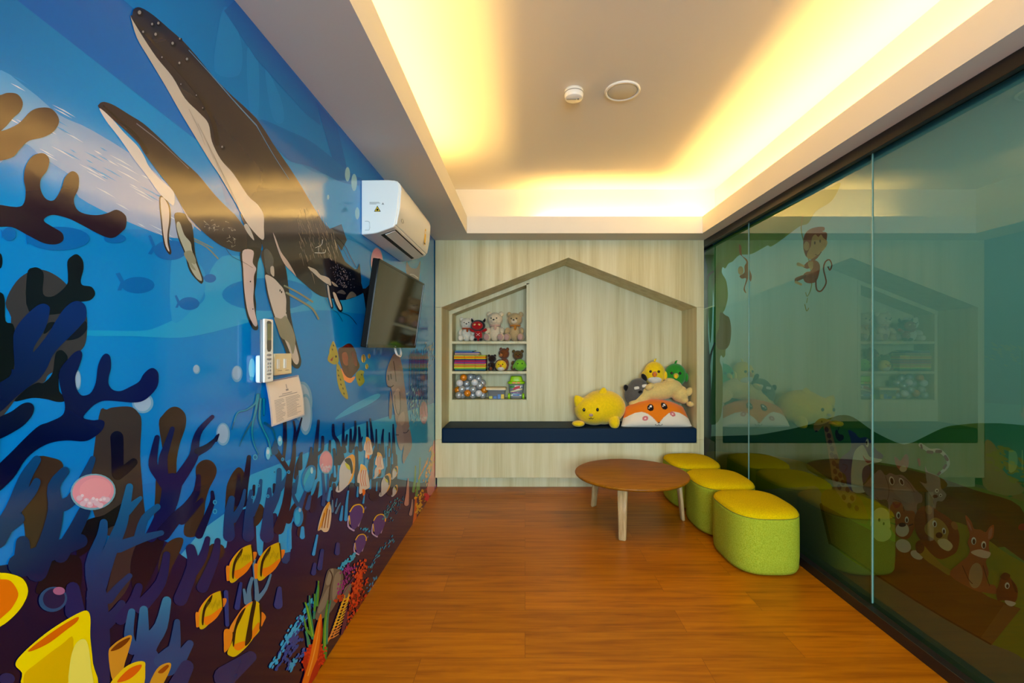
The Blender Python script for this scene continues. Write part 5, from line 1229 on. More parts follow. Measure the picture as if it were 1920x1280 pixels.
# ------------------------------------------------------------------ bench cushion, table, poufs
NAVY = bump(mat('navy_upholstery', (6, 34, 58), 0.55, 0.15), 40, 0.05, 0.002)
cu = MB().box((hx0+0.002, YB-0.008, zbs+0.001), (hx1-0.001, YN-0.002, zbs+0.144)).build('bench_cushion', NAVY, org=(0.42, 4.55, zbs), bevel=0.016, seg=4)
tag(cu, 'long navy bench cushion filling the floor of the house-shaped niche', 'cushion')

TOPW = mat('table_veneer', (142, 84, 26), 0.42, 0.3)
noisecol(TOPW, [(0.3, (122, 68, 2)), (0.55, (150, 90, 6)), (0.8, (166, 104, 14))], 2.0, (3, 40, 10), 5)
LEGW = mat('table_leg_ash', (176, 142, 92), 0.5, 0.4)
noisecol(LEGW, [(0.3, (160, 124, 76)), (0.6, (190, 156, 106)), (0.8, (204, 172, 124))], 2.0, (40, 40, 4), 4)
def table():
    c = Vector((0.826, 3.545, 0))
    T = thing('round_table', 'low round wooden table with three flat legs beside the poufs', 'table', c)
    MB().lathe([(0.001, 0.352), (0.394, 0.352), (0.424, 0.360), (0.433, 0.368), (0.435, 0.374), (0.432, 0.380), (0.426, 0.383), (0.001, 0.383)], c, 96).build('tabletop', TOPW, T)
    for (x, y) in ((0.682, 3.19), (0.584, 3.879), (1.235, 3.566)):
        d = Vector((x-c.x, y-c.y, 0)).normalized(); s_ = Vector((-d.y, d.x, 0))
        foot = Vector((x, y, 0)); top = c+d*(0.375)+Vector((0, 0, 0.353))
        rings = []
        for t, wd, th in ((0, 0.020, 0.008), (0.012, 0.025, 0.0115), (0.04, 0.0275, 0.0135), (0.5, 0.031, 0.0145), (1.0, 0.036, 0.0155)):
            p = foot+(top-foot)*t
            ring = []
            for i in range(20):
                a = 2*pi*i/20
                pw = lambda v: math.copysign(abs(v)**0.6, v)
                ring.append(p+s_*wd*pw(math.cos(a))+d*th*pw(math.sin(a)))
            rings.append(ring)
        MB().loft(rings).build('leg', LEGW, T)
table()

POUF = mat('lime_wool', (160, 170, 40), 0.95, 0.08)
noisecol(POUF, [(0.35, (148, 156, 30)), (0.65, (170, 178, 50))], 160, (1, 1, 1), 2)
bump(POUF, 520, 0.5, 0.002)
POUFT = mat('yellow_wool', (196, 172, 14), 0.95, 0.08)
noisecol(POUFT, [(0.35, (196, 164, 0)), (0.65, (218, 186, 2))], 160, (1, 1, 1), 2)
bump(POUFT, 520, 0.5, 0.002)
def pouf():
    T = thing('pouf', None, 'pouf', (0, 0, 0), 'poufs along the glass partition')
    rx, ry, n = 0.215, 0.258, 72
    def ring(k_, z):
        o = []
        for i in range(n):
            a = 2*pi*i/n
            e = 0.66
            x = math.copysign(abs(math.cos(a))**e, math.cos(a))*rx*k_; y = math.copysign(abs(math.sin(a))**e, math.sin(a))*ry*k_
            x *= 1+0.05*math.sin(a)                   # pebble: a little fuller at the back
            o.append((x, y, z))
        return o
    MB().loft([ring(0.86, 0.006), ring(0.95, 0.010), ring(0.985, 0.03), ring(1.0, 0.10), ring(1.0, 0.25), ring(0.995, 0.322), ring(0.985, 0.339)]).build('body', POUF, T)
    MB().loft([ring(0.985, 0.3395), ring(0.985, 0.343), ring(0.96, 0.356), ring(0.90, 0.367), ring(0.75, 0.3765), ring(0.5, 0.381), ring(0.2, 0.382), ring(0.02, 0.382)]).build('seat_top', POUFT, T)
    MB().tube([Vector(p) for p in ring(0.988, 0.341)+[ring(0.988, 0.341)[0]]], 0.0022, 6).build('seam', mat('seam_thread', (120, 112, 10), 0.8), T)
    MB().loft([ring(0.84, 0.0), ring(0.84, 0.007)]).build('base', BLK, T)
    return T
def copy_tree(o):
    c = o.copy(); COL.objects.link(c)
    for ch in o.children:
        k_ = ch.copy(); COL.objects.link(k_); k_.parent = c
        for g_ in ch.children:
            q = g_.copy(); COL.objects.link(q); q.parent = k_
    return c
pf = pouf()
for i, (x, y, rz, lb) in enumerate(((1.475, 2.925, 0.0, 'lime wool pouf nearest the front, standing clear of the round table'), (1.482, 3.468, 0.0, 'lime wool pouf in the middle of the three, beside the round table'), (1.468, 4.02, 0.0, 'lime wool pouf against the back panelling, half hidden behind the table'))):
    o = pf if i == 0 else copy_tree(pf)
    o.location = (x, y, 0); o.rotation_euler = (0, 0, rz); o['label'] = lb

# ------------------------------------------------------------------ soft toys
def plush(name, col, dark=None):
    m = mat(name, col, 0.95, 0.15, Sheen_Weight=0.3)
    d = dark or tuple(int(x*0.955) for x in col)
    noisecol(m, [(0.35, d), (0.65, col)], 60, (1, 1, 1), 3)
    return bump(m, 420, 0.4, 0.003)
BEAD = mat('bead_eye', (12, 10, 10), 0.12, 0.6)
CREAM = plush('cream_plush', (226, 208, 176)); BEIGE = plush('beige_plush', (196, 168, 120)); WHITEP = plush('white_plush', (228, 220, 204))
PINKP = plush('pink_pad', (186, 150, 140)); BROWN = plush('brown_plush', (128, 70, 32)); DKBR = plush('dark_brown_plush', (44, 28, 20)); TAN = plush('tan_plush', (196, 118, 60))
YEL = plush('yellow_plush', (246, 206, 14)); REDP = plush('red_plush', (170, 22, 28)); BLKP = plush('black_plush', (20, 18, 20)); GREYP = plush('grey_plush', (92, 88, 84)); GRN = plush('green_plush', (40, 140, 40)); LIME = plush('lime_plush', (120, 190, 40))
PALE = plush('pale_yellow_plush', (226, 196, 120)); ORG = plush('orange_plush', (224, 120, 24)); OLIVE = plush('olive_brown_plush', (110, 80, 36))
PT = lambda d: (lambda px, py: at(px, py, d))

def bear(label, cat, x, y, z, s, fur, pad, muz, turn=0.0, lean=0.0, group=None, scarf=None, name='teddy_bear', wx=0.96):
    """sitting bear, s = overall height"""
    T = thing(name, label, cat, (x, y, z), group, turn)
    T['_org'] = (0, 0, 0)
    u = s/1.0
    def B(fn, nm, m, **k):
        m_ = MB(); fn(m_)
        R = Matrix.Rotation(lean, 3, 'Y')
        m_.v = [R @ Vector((p.x*u*wx, p.y*u, p.z*u)) for p in m_.v]
        return m_.build(nm, m, T, org=(0, 0, 0), **k)
    B(lambda m_: m_.ell((0, 0.02, 0.28), (0.22, 0.19, 0.28)), 'body', fur)
    B(lambda m_: m_.ell((0, -0.02, 0.73), (0.265, 0.22, 0.235)), 'head', fur)
    for sx in (-1, 1):
        B(lambda m_: m_.ell((sx*0.21, 0.0, 0.915), (0.085, 0.055, 0.085)), 'ear', fur)
        B(lambda m_: m_.ell((sx*0.25, -0.10, 0.36), (0.085, 0.16, 0.10), (0.5, 0, sx*0.35)), 'arm', fur)
        lg = B(lambda m_: m_.ell((sx*0.24, -0.19, 0.135), (0.13, 0.18, 0.135)), 'leg', fur)
        f = MB().ell((sx*0.24, -0.345, 0.14), (0.10, 0.035, 0.105)); f.v = [Matrix.Rotation(lean, 3, 'Y') @ Vector((p.x*u*wx, p.y*u, p.z*u)) for p in f.v]
        f.build('foot_pad', pad, lg, org=(0, 0, 0))
        B(lambda m_: m_.ell((sx*0.095, -0.222, 0.765), 0.024), 'eye', BEAD)
    mz = B(lambda m_: m_.ell((0, -0.20, 0.675), (0.115, 0.075, 0.085)), 'muzzle', muz)
    f = MB().ell((0, -0.272, 0.712), (0.036, 0.02, 0.024)); f.v = [Matrix.Rotation(lean, 3, 'Y') @ Vector((p.x*u*wx, p.y*u, p.z*u)) for p in f.v]
    f.build('nose', BEAD, mz, org=(0, 0, 0))
    if scarf:
        B(lambda m_: m_.tube([(0.17*math.cos(a), 0.0+0.15*math.sin(a), 0.53) for a in [2*pi*i/20 for i in range(21)]], 0.035, 8), 'scarf', scarf)
        B(lambda m_: m_.ell((0.04, -0.18, 0.46), (0.05, 0.03, 0.09), (0.2, 0, 0.4)), 'scarf_end', scarf)
    del T['_org']
    return T

SHY = 4.865
def shelf(px, z, y=SHY):
    return ((px-VX)*y/F, y, z)
g = 'teddy bears on the top toy shelf'
x, y, z = shelf(928, ZSH1); bear('cream teddy bear with pink foot pads and a bow, centre of the top shelf', 'teddy bear', x, y+0.03, z, 0.322, CREAM, PINKP, CREAM, -0.12, group=g, scarf=plush('pink_bow', (212, 170, 150)))
x, y, z = shelf(967, ZSH1); bear('beige teddy bear with tan scarf at the shelf end by the open panel', 'teddy bear', x-0.008, y+0.03, z, 0.318, BEIGE, PINKP, CREAM, -0.15, group=g, scarf=plush('tan_scarf', (190, 120, 40)))
x, y, z = shelf(874, ZSH1); bear('white teddy bear in an orange and white jumper behind the red devil doll', 'teddy bear', x, y+0.035, z, 0.262, WHITEP, WHITEP, WHITEP, 0.1, group=g, scarf=plush('rust_knit', (172, 76, 34)))
def devil():
    x, y, z = shelf(897, ZSH1, 4.80)
    T = thing('devil_doll', 'small red and black devil doll with horns on the top shelf', 'doll', (x, y, z))
    o = Vector((x, y, z))
    MB().ell(o+Vector((0.0, 0, 0.065)), (0.042, 0.035, 0.065)).build('body', REDP, T)
    hd_ = MB().ell(o+Vector((-0.004, 0, 0.165)), (0.078, 0.06, 0.062)).build('head', BLKP, T)
    MB().ell(o+Vector((-0.008, -0.044, 0.163)), (0.060, 0.030, 0.046)).build('face', REDP, hd_)
    for sx in (-1, 1):
        MB().tube([o+Vector((sx*0.055, 0, 0.205)), o+Vector((sx*0.068, 0, 0.226)), o+Vector((sx*0.071, -0.003, 0.243))], [0.016, 0.011, 0.003], 10).build('horn', BLKP, hd_)
        MB().ell(o+Vector((-0.008+sx*0.024, -0.070, 0.173)), (0.013, 0.006, 0.009), (0, sx*0.4, 0)).build('eye', mat('felt_cream', (220, 190, 120), .9), hd_)
        MB().tube([o+Vector((sx*0.03, 0, 0.105)), o+Vector((sx*0.065, -0.01, 0.115)), o+Vector((sx*0.088, -0.012, 0.128))], [0.016, 0.017, 0.014], 10).build('arm', REDP, T)
        MB().ell(o+Vector((sx*0.028, -0.022, 0.018)), (0.02, 0.035, 0.018)).build('leg', BLKP, T)
    st_ = mat('white_stitch', (220, 210, 210), .9)
    MB().tube([o+Vector((-0.02, -0.036, 0.085)), o+Vector((0.018, -0.036, 0.055))], 0.0022, 6).tube([o+Vector((0.018, -0.036, 0.085)), o+Vector((-0.02, -0.036, 0.055))], 0.0022, 6).build('cross_stitch', st_, T)
devil()
x, y, z = shelf(941, ZSH2); bear('rust brown teddy bear leaning in the middle of the second shelf', 'teddy bear', x+0.022, y+0.065, z, 0.25, BROWN, TAN, TAN, -0.75, 0.0, 'teddy bears on the middle toy shelf')
x, y, z = shelf(921, ZSH2); bear('dark brown plush bear sitting beside the pile of mats', 'teddy bear', x+0.006, y+0.03, z, 0.175, DKBR, BROWN, DKBR, 0.5, 0.0, 'teddy bears on the middle toy shelf')
x, y, z = shelf(971, ZSH2, 4.93); bear('olive brown teddy bear behind the round lime green toy', 'teddy bear', x, y+0.015, z, 0.225, OLIVE, OLIVE, BROWN, 0.05, 0.0, 'teddy bears on the middle toy shelf')
def ball_toy(name, label, px, z, r_, fur, y, belly=None, beak=None, wing=None, feet=None):
    x = (px-VX)*y/F
    T = thing(name, label, 'soft toy', (x, y, z))
    o = Vector((x, y, z))
    MB().ell(o+Vector((0, 0, r_*0.97)), (r_, r_*0.95, r_*0.97), nu=28, nv=18).build('body', fur, T)
    for sx in (-1, 1):
        MB().ell(o+Vector((sx*r_*0.34, -r_*0.86, r_*1.22)), r_*0.10).build('eye', BEAD, T)
        if wing: MB().ell(o+Vector((sx*r_*0.95, -r_*0.05, r_*0.85)), (r_*0.18, r_*0.42, r_*0.5), (0, sx*-.35, 0)).build('wing', wing, T)
        if feet: MB().ell(o+Vector((sx*r_*0.4, -r_*0.7, r_*0.14)), (r_*0.24, r_*0.32, r_*0.14)).build('foot', feet, T)
    if belly: MB().ell(o+Vector((0, -r_*0.32, r_*0.55)), (r_*0.66, r_*0.66, r_*0.5)).build('belly', belly, T)
    if beak: MB().tube([o+Vector((0, -r_*0.82, r_*0.98)), o+Vector((0, -r_*1.12, r_*0.92)), o+Vector((0, -r_*1.22, r_*0.84))], [r_*0.26, r_*0.16, r_*0.04], 12).build('beak', beak, T)
    return T
ball_toy('chick_toy', 'small round yellow chick toy in front of the rust brown bear', 939.4, ZSH2, 0.060, YEL, 4.785, WHITEP, ORG)
ball_toy('round_toy', 'small round lime green soft toy at the end of the middle shelf', 975, ZSH2, 0.066, LIME, 4.815, None, None, LIME)

# big yellow animal cushion lying on the bench
ZB = zbs+0.1445
def lumpy(name, mat_, parent, ells, vox=0.010, it=6):
    m_ = MB()
    for e_ in ells: m_.ell(*e_, nu=24, nv=14)
    return m_.build(name, mat_, parent, remesh=vox, smooth_it=it)
def big_yellow():
    T = thing('plush_cushion', 'big plump yellow plush animal lying on the navy bench cushion', 'soft toy', (0.74, 4.50, ZB))
    lumpy('body', YEL, T, [((0.775, 4.53, ZB+0.175), (0.225, 0.19, 0.172)), ((0.68, 4.50, ZB+0.150), (0.195, 0.17, 0.148))])
    for p, r_ in ((Vector((0.527, 4.47, ZB+0.245)), (0.062, 0.035, 0.055)), (Vector((0.765, 4.46, ZB+0.315)), (0.060, 0.035, 0.056))):
        MB().loft([[p+Matrix.Rotation(-0.6 if p.x < .6 else 0.15, 3, 'Y') @ Vector((k_*r_[0]*math.cos(2*pi*i/16), k_*r_[1]*math.sin(2*pi*i/16), h_*r_[2])) for i in range(16)] for h_, k_ in ((-1.1, 1.05), (-.4, .98), (.3, .72), (.8, .42), (1.08, .16))]).build('ear', YEL, T)
    for p, r_, ro in ((Vector((0.515, 4.40, ZB+0.032)), (0.062, 0.06, 0.030), None), (Vector((0.86, 4.40, ZB+0.055)), (0.055, 0.085, 0.060), (0.6, 0, 0))):
        MB().ell(p, r_, ro).build('paw', YEL, T)
    for x_, z_ in ((0.565, 0.170), (0.690, 0.175)):
        MB().ell((x_, 4.333 if x_ > .6 else 4.362, ZB+z_), (0.014, 0.012, 0.017)).build('eye', BEAD, T)
    MB().ell((0.628, 4.328, ZB+0.125), (0.020, 0.012, 0.014)).build('nose', PINKP, T)
    MB().tube(smooth([(0.606, 4.334, ZB+0.096), (0.618, 4.333, ZB+0.087), (0.628, 4.333, ZB+0.098), (0.640, 4.332, ZB+0.087), (0.652, 4.333, ZB+0.096)], 4, False), 0.0026, 6).build('mouth', DKBR, T)
big_yellow()

# fox-face pillow
def fox_pillow():
    T = MB()
    nu, nv = 110, 60
    cx, cy, cz = 1.284, 4.44, ZB+0.122
    W, H_, D = 0.350, 0.135, 0.105
    vs, cols = [], []
    OR_, WH_ = (232, 122, 14), (232, 218, 196)
    def colour(u, v):
        # u -1..1 across, v -1..1 up
        edge = 0.30-2.6*(abs(u+0.02)-0.60)**2
        c = OR_ if v > edge else WH_
        for ex, ez in ((-0.235, 0.50), (0.215, 0.60)):
            a = ((u-ex)/0.105)**2+((v-ez)/0.235)**2
            if a < 1: c = (28, 14, 12)
            for hx_, hz_, hr in ((ex+0.015, ez+0.08, .036), (ex-0.045, ez-0.02, .022)):
                if ((u-hx_)/hr)**2+((v-hz_)/(hr*2.2))**2 < 1: c = (236, 226, 220)
        for ex, ez in ((-0.40, -0.22), (0.44, 0.10)):
            a = ((u-ex)/0.088)**2+((v-ez)/0.175)**2
            if a < 1: c = (206, 110, 110)
            if ((u-ex)/0.03)**2+((v-ez)/0.06)**2 < 1: c = (240, 200, 196)
        for s_ in (-1, 1):
            m_ = ((u-0.0-s_*0.05)/0.05)**2+((v+0.66)/0.12)**2
            if 0.62 < m_ < 1.25 and v < -0.66: c = (70, 40, 30)
        if abs(u) < 0.022 and -0.60 < v < -0.52: c = (40, 24, 20)
        return c
    def pt(u, v, side):
        k_ = (1-abs(u)**3.2)*(1-abs(v)**3.2)
        t = D*max(k_, 0)**0.55
        x = cx+W*u*(1-0.06*(1-abs(v))*0 - 0.07*abs(v)*0)*(1-0.19*(v+1)/2)
        pinch = 1-0.10*(1-abs(u))*0
        z = cz+H_*v*pinch-0.040*u*u*(v+1)
        y = cy-side*t+0.085*(v+1)/2*0.9
        return (x, y, z)
    for side in (1, -1):
        for j in range(nv+1):
            for i in range(nu+1):
                u, v = -1+2*i/nu, -1+2*j/nv
                vs.append(pt(u, v, side)); cols.append(colour(u, v) if side == 1 else OR_)
    fs = []
    n1 = (nu+1)*(nv+1)
    for side in (0, 1):
        for j in range(nv):
            for i in range(nu):
                a = side*n1+j*(nu+1)+i
                q = (a, a+1, a+nu+2, a+nu+1)
                fs.append(q if side == 0 else q[::-1])
    me = bpy.data.meshes.new('fox_pillow')
    o3 = Vector((cx, cy, ZB))
    me.from_pydata([tuple(Vector(p)-o3) for p in vs], [], fs)
    ca_ = me.color_attributes.new('print', 'FLOAT_COLOR', 'POINT')
    ca_.data.foreach_set('color', [q for c in cols for q in (*lin(c), 1.0)])
    for p in me.polygons: p.use_smooth = True
    m = mat('printed_plush', (220, 150, 60), 0.9, 0.2, Sheen_Weight=0.2)
    v_ = nd(m, 'ShaderNodeVertexColor', layer_name='print'); lk(m, v_.outputs[0], m.node_tree.nodes['Principled BSDF'].inputs['Base Color'])
    bump(m, 60, 0.25, 0.004)
    me.materials.append(m)
    o = bpy.data.objects.new('fox_pillow', me); COL.objects.link(o); o.location = o3
    tag(o, 'orange and white fox-face pillow at the bench end under the pale plush', 'pillow')
fox_pillow()

def pale_plush():
    q = PT(4.55)
    T = thing('long_plush', 'pale yellow long plush animal draped over the fox pillow', 'soft toy', q(1238, 752))
    c = q(1238, 733)
    lumpy('body', PALE, T, [(c, (0.20, 0.095, 0.088), (0, -0.12, 0)), (q(1258, 726), (0.11, 0.10, 0.085)), (q(1274, 738), (0.085, 0.10, 0.085)), (q(1206, 745), (0.11, 0.07, 0.058), (0, -0.55, 0)), (q(1190, 755), (0.062, 0.06, 0.038), (0, -0.3, 0)), (q(1280, 749), (0.05, 0.09, 0.04))], 0.009, 5)
    for p, r_, ro in ((q(1215, 724)+Vector((0, -0.06, 0)), (0.048, 0.04, 0.030), (0, -0.5, 0)), (q(1287, 733)+Vector((0, -0.07, 0)), (0.035, 0.03, 0.045), (0, 0.6, 0)), (q(1287, 755)+Vector((0, -0.10, 0)), (0.032, 0.05, 0.026), None), (q(1256, 712), (0.05, 0.05, 0.02), None)):
        MB().ell(p, r_, ro).build('flipper', PALE, T)
pale_plush()
def grey_plush():
    q = PT(4.60)
    T = thing('grey_plush_animal', 'grey plush animal with black ears behind the big yellow plush', 'soft toy', q(1191, 752))
    lumpy('body', GREYP, T, [(q(1191, 737), (0.108, 0.10, 0.125), (0, 0.35, 0)), (q(1196, 722), (0.09, 0.085, 0.07), (0, -0.3, 0))])
    for p, r_, ro in ((q(1173.5, 727), (0.026, 0.022, 0.036), (0, -0.4, 0)), (q(1207, 707), (0.024, 0.02, 0.042), (0, -0.6, 0))):
        MB().ell(p+Vector((0, -0.02, 0)), r_, ro).build('ear', BLKP, T)
    for px, py in ((1190, 726), (1204.5, 722)):
        MB().ell(q(px, py)+Vector((0, -0.080, 0)), (0.026, 0.012, 0.016), (0, -0.15, 0), e=0.6).build('eye_patch', WHITEP, T)
    MB().ell(q(1196, 733)+Vector((0, -0.088, 0)), (0.026, 0.016, 0.018), (0, -.3, 0)).build('nose', BLKP, T)
grey_plush()
def bird(name, label, px, py, d, r_, fur, beakm, belly, zs=1.08):
    c = at(px, py, d)
    T = thing(name, label, 'soft toy', (c.x, c.y, c.z-r_*zs))
    MB().ell(c, (r_, r_*0.9, r_*zs), nu=28, nv=18).build('body', fur, T)
    f = Vector((-0.25, -1, 0)).normalized(); s_ = Vector((f.y, -f.x, 0))*-1
    for k_ in (-1, 1):
        p = c+f*r_*0.80+s_*k_*r_*0.36+Vector((0, 0, r_*0.22))
        MB().ell(p, r_*0.13).build('eye', BEAD, T)
        MB().ell(c+s_*k_*r_*0.95+Vector((0, 0, -r_*0.2)), (r_*0.2, r_*0.4, r_*0.45)).build('wing', fur, T)
    MB().tube([c+f*r_*0.78, c+f*r_*1.12+Vector((0, 0, -r_*0.1)), c+f*r_*1.25+Vector((0, 0, -r_*0.24))], [r_*0.27, r_*0.17, r_*0.04], 12).build('beak', beakm, T)
    MB().tube([c+Vector((0, 0, r_*zs*0.95)), c+Vector((r_*.08, 0, r_*(zs+.18))), c+Vector((r_*.2, 0, r_*(zs+.30)))], [r_*0.12, r_*0.09, r_*0.02], 8).build('crest', fur, T)
    if belly: MB().ell(c+f*r_*0.22+Vector((0, 0, -r_*0.45)), (r_*0.74, r_*0.7, r_*0.5)).build('belly', belly, T)
bird('chick_plush', 'yellow chick plush perched behind the pale plush near the corner', 1227, 700, 4.62, 0.108, YEL, ORG, WHITEP, 1.12)
bird('parrot_plush', 'green parrot plush with a yellow beak in the niche corner', 1266, 703, 4.61, 0.108, GRN, YEL, None, 1.1)

# ------------------------------------------------------------------ pile of mats, balls, box and bucket on the shelves
def mats():
    rm = random.Random(11)
    low = [((52, 60, 70), 'charcoal'), ((36, 112, 130), 'teal'), ((110, 172, 70), 'leaf green'), ((228, 208, 70), 'pale yellow'), ((226, 128, 40), 'orange'), ((178, 186, 60), 'olive yellow'), ((206, 84, 110), 'rose pink'), ((124, 66, 146), 'purple'), ((196, 40, 70), 'crimson'), ((48, 60, 110), 'navy'), ((236, 190, 30), 'bright yellow'), ((234, 126, 20), 'deep orange'), ((196, 200, 70), 'lime yellow')]
    top = [((92, 52, 110), 'plum'), ((230, 196, 70), 'yellow'), ((116, 84, 160), 'violet'), ((60, 70, 140), 'indigo'), ((34, 96, 150), 'blue'), ((28, 130, 150), 'turquoise')]
    z = ZSH2
    x0, x1 = shelf(851.5, 0, 4.80)[0], shelf(911, 0, 4.80)[0]
    words = ['lowest', 'second', 'third', 'fourth', 'fifth', 'sixth', 'seventh', 'eighth', 'ninth', 'tenth', 'eleventh', 'twelfth', 'thirteenth']
    for i, (c, nm) in enumerate(low):
        h = 0.0095 if i < 2 else 0.0135
        dx = rm.uniform(-0.004, 0.006)
        dy = rm.uniform(-0.004, 0.004)
        lo = x0+max(0.0, dx)+(0.004 if i < 2 else 0)
        m_ = MB()
        n = 3
        wd = (x1-lo)/n
        for k_ in range(n):            # three folded panels
            m_.box((lo+k_*wd+0.0008, 4.782+dy, z+0.0003), (lo+(k_+1)*wd-0.0008, 4.992, z+h-0.0005))
        o = m_.build('foam_mat', bump(mat('foam_'+nm.replace(' ', '_'), c, 0.8, 0.2), 300, .1, .001), org=((lo+x1)/2, 4.88, z), bevel=0.0018)
        tag(o, f'{nm} folded foam mat, {words[i]} from the bottom of the shelf pile', 'foam mat', 'folded foam mats piled on the middle shelf')
        z += h
    for i, (c, nm) in enumerate(top):
        h = 0.0085
        o = MB().box((x0+0.012+rm.uniform(0, .008)-.008, 4.79, z+0.0003), (x0+0.012+(0.25 if i < 4 else 0.19)+rm.uniform(-.02, .015), 4.97, z+h-0.0006)).build('picture_book', mat('book_'+nm, c, 0.45), org=(x0+0.1, 4.88, z), bevel=0.001)
        tag(o, f'thin {nm} picture book, {words[i]} in the stack lying on the foam mats', 'book', 'thin books on top of the foam mats')
        z += h
mats()

SIL = mat('silver_ball', (178, 180, 182), 0.26, 0.6, 0.35); ORB = mat('orange_ball', (224, 132, 20), 0.28, 0.6, 0.15); WHB = mat('pearl_ball', (226, 222, 222), 0.25, 0.6)
def balls():
    pos = [(300, 900, 'o', 0), (380, 895, 's', 1), (472, 910, 's', 1), (255, 962, 'w', 0), (335, 970, 's', 1), (427, 955, 'w', 0), (516, 962, 's', 1), (486, 992, 's', 0), (282, 1032, 's', 0), (408, 1036, 's', 0), (236, 1042, 'o', 1), (536, 1042, 'o', 1), (345, 1078, 'o', 0), (474, 1080, 'w', 0), (285, 1110, 's', 1), (405, 1108, 's', 1), (246, 1100, 's', 0), (345, 1030, 'w', 2), (520, 1108, 's', 1), (440, 1020, 's', 2), (300, 970, 's', 2), (410, 900, 's', 2)]
    nm = {'o': ('orange', ORB), 's': ('silver grey', SIL), 'w': ('pearl white', WHB)}
    r_ = 0.0375
    first = {}
    for i, (x, y, c, lay) in enumerate(pos):
        d = (4.815, 4.868, 4.93)[lay]
        p = at(820+x/6.095, 560+y/6.095, d)
        p.z = max(p.z, ZSH3+r_)
        p.x = max(p.x, sx0+ft+r_+0.002)
        if c in first:
            o = first[c].copy(); COL.objects.link(o)
        else:
            o = MB().ell((0, 0, 0), r_, nu=32, nv=20).build('play_ball', nm[c][1], org=(0, 0, 0)); first[c] = o
        o.location = p
        tag(o, f'{nm[c][0]} plastic play ball in the netted heap on the lowest shelf', 'ball', nm[c][0]+' balls on the lowest shelf')
balls()
def ball_net():
    c = at(820+385/6.095, 560+1000/6.095, 4.872)
    m_ = MB()
    n = 18
    rx, ry, rz = 0.168, 0.095, 0.148
    base = Vector((c.x, c.y, ZSH3+rz+0.002))
    for k_ in range(n):
        a = pi*k_/n
        for sgn in (1,):
            pts = [base+Vector((rx*1.02*math.cos(a+t*0.9)*math.sin(t*pi), ry*1.02*math.sin(a+t*0.9)*math.sin(t*pi), -rz*math.cos(t*pi))) for t in [i/20 for i in range(1, 20)]]
            pts = [Vector((max(p.x, sx0+ft+0.002), min(p.y, YS-0.004), p.z)) for p in pts]
            m_.tube(pts, 0.0005, 4)
    tag(m_.build('ball_net', mat('net_cord', (150, 156, 140), 0.7), org=(base.x, base.y, ZSH3)), 'thin cord net holding the play balls on the lowest shelf', 'net')
ball_net()
def storage_box():
    p0 = shelf(915, 0, 4.82); p1 = shelf(947.5, 0, 4.82)
    z0 = ZSH3; z1 = ZSH3+0.106
    T = thing('storage_box', 'translucent storage box with a cream lid between the balls and the bucket', 'box', ((p0[0]+p1[0])/2, 4.87, z0))
    fr = mat('frosted_plastic', (170, 172, 176), 0.35, 0.5, Transmission_Weight=0.55)
    m_ = MB()
    rings = []
    def rr(x0, x1, y0, y1, z, r_=0.012, n=4):
        o = []
        for cx_, cy_, a0 in ((x1-r_, y1-r_, 0), (x0+r_, y1-r_, pi/2), (x0+r_, y0+r_, pi), (x1-r_, y0+r_, 1.5*pi)):
            for i in range(n+1):
                a = a0+pi/2*i/n
                o.append((cx_+r_*math.cos(a), cy_+r_*math.sin(a), z))
        return o
    a, b = p0[0], p1[0]
    m_.loft([rr(a+0.010, b-0.010, 4.80, 4.94, z0+0.001), rr(a, b, 4.79, 4.95, z1-0.014), rr(a-0.004, b+0.004, 4.786, 4.954, z1-0.012), rr(a-0.004, b+0.004, 4.786, 4.954, z1-0.004)], True, False)
    m_.build('tub', fr, T, bevel=0.001)
    MB().loft([rr(a-0.022, b+0.010, 4.776, 4.962, z1-0.006), rr(a-0.022, b+0.010, 4.776, 4.962, z1+0.010), rr(a-0.016, b+0.004, 4.784, 4.956, z1+0.018)], True, False).build('lid', mat('cream_lid', (232, 206, 156), 0.4), T)
    for x_, c in ((0.03, (206, 200, 70)), (0.075, (80, 120, 180)), (0.12, (90, 130, 190)), (0.155, (226, 190, 60))):
        MB().box((a+x_-0.018, 4.791, z0+0.006), (a+x_+0.018, 4.83, z0+0.035+0.02*(x_ > .1))).build('contents', mat('block_%d' % int(x_*1000), c, 0.5), T, bevel=0.004)
storage_box()
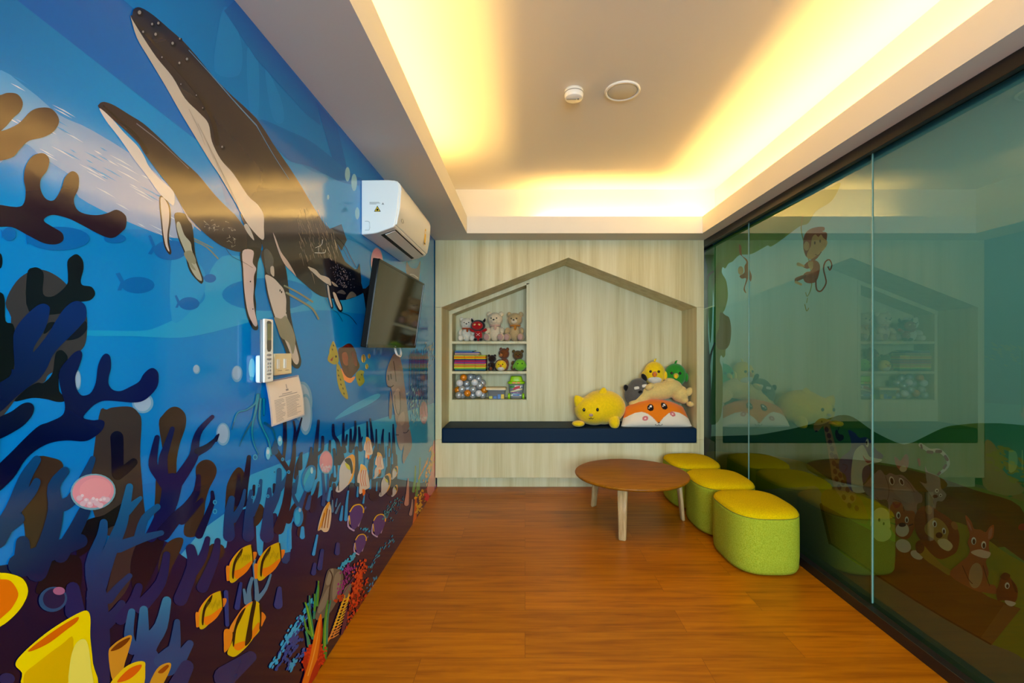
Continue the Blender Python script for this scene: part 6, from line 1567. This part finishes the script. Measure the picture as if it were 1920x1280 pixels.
def bucket():
    x0, x1 = shelf(952, 0, 4.81)[0], shelf(983.5, 0, 4.81)[0]
    cx, cy, z = (x0+x1)/2, 4.875, ZSH3
    T = thing('toy_bucket', 'clear toy bucket with a lime green lid and wheels on the lowest shelf', 'bucket', (cx, cy, z))
    LG = mat('lime_plastic', (160, 214, 10), 0.3, 0.5); OP = mat('orange_plastic', (236, 120, 16), 0.35)
    clear = mat('clear_plastic', (166, 172, 176), 0.2, 0.5, Transmission_Weight=0.45)
    def sq(r_, zz, n=40, e=0.62, ky=0.80):
        pw = lambda v: math.copysign(abs(v)**e, v)
        return [(cx+r_*pw(math.cos(2*pi*i/n)), cy+r_*ky*pw(math.sin(2*pi*i/n)), z+zz) for i in range(n)]
    R0 = (x1-x0)/2*0.93
    MB().loft([sq(R0*.72, 0.004), sq(R0*.80, 0.012), sq(R0*.95, 0.09), sq(R0*1.0, 0.162)]).build('tub', clear, T)
    lab = mat('label_white_2', (226, 224, 214), 0.5)
    def band(u0, v0, u1, v1, m, lift=0.0015, skew=0.0, n=8):
        m_ = MB(); vs = []
        for j in (0, 1):
            for i in range(n+1):
                u = u0+(u1-u0)*i/n
                v = (v0, v1)[j]+skew*u
                rr_ = R0*((0.80+0.15*(v-0.012)/0.078) if v < 0.09 else (0.95+0.05*(v-0.09)/0.072))
                vs.append((cx+u*rr_, cy-rr_*0.80*(1-abs(u)**3.2)**(1/3.2)-lift, z+v))
        m_.add(vs, [(i, i+1, n+2+i, n+1+i) for i in range(n)])
        return m_
    L = band(-0.82, 0.032, 0.82, 0.145, lab).build('label', lab, T)
    for a in ((-0.82, 0.118, -0.2, 0.145, (60, 140, 60), .003, 0), (-0.4, 0.105, 0.5, 0.135, (200, 40, 50), .003, 0.02), (-0.8, 0.085, 0.8, 0.10, (230, 214, 160), .003, 0.02), (-0.75, 0.062, 0.75, 0.072, (120, 60, 140), .003, -0.008), (-0.6, 0.05, 0.7, 0.058, (60, 150, 170), .003, -0.006), (-0.5, 0.036, 0.5, 0.047, (50, 100, 180), .003, 0)):
        band(*a[:4], None, a[5], a[6]).build('label_print', mat('print_%d_%d' % (int(a[0]*100), int(a[1]*1000)), a[4], .5), L)
    MB().loft([sq(R0*1.06, 0.160), sq(R0*1.12, 0.164), sq(R0*1.12, 0.180), sq(R0*1.02, 0.186), sq(R0*0.86, 0.19), sq(R0*0.80, 0.215), sq(R0*0.70, 0.240), sq(R0*0.5, 0.243)], True, False).build('lid', LG, T, bevel=0.003)
    for sx in (-1, 1):
        MB().box((cx+sx*0.005, cy-R0*.93, z+0.166), (cx+sx*0.042, cy-R0*.88, z+0.182)).build('clip', OP, T, bevel=0.003)
        w_ = MB(); cc = Vector((cx+sx*R0*0.92, cy-0.03, z+0.030))
        w_.loft([[cc+Vector((t, 0.030*math.cos(2*pi*i/24)*k_, 0.030*math.sin(2*pi*i/24)*k_)) for i in range(24)] for t, k_ in ((-0.012, .8), (-0.009, 1), (0.009, 1), (0.012, .8))])
        w_.build('wheel', LG, T)
bucket()
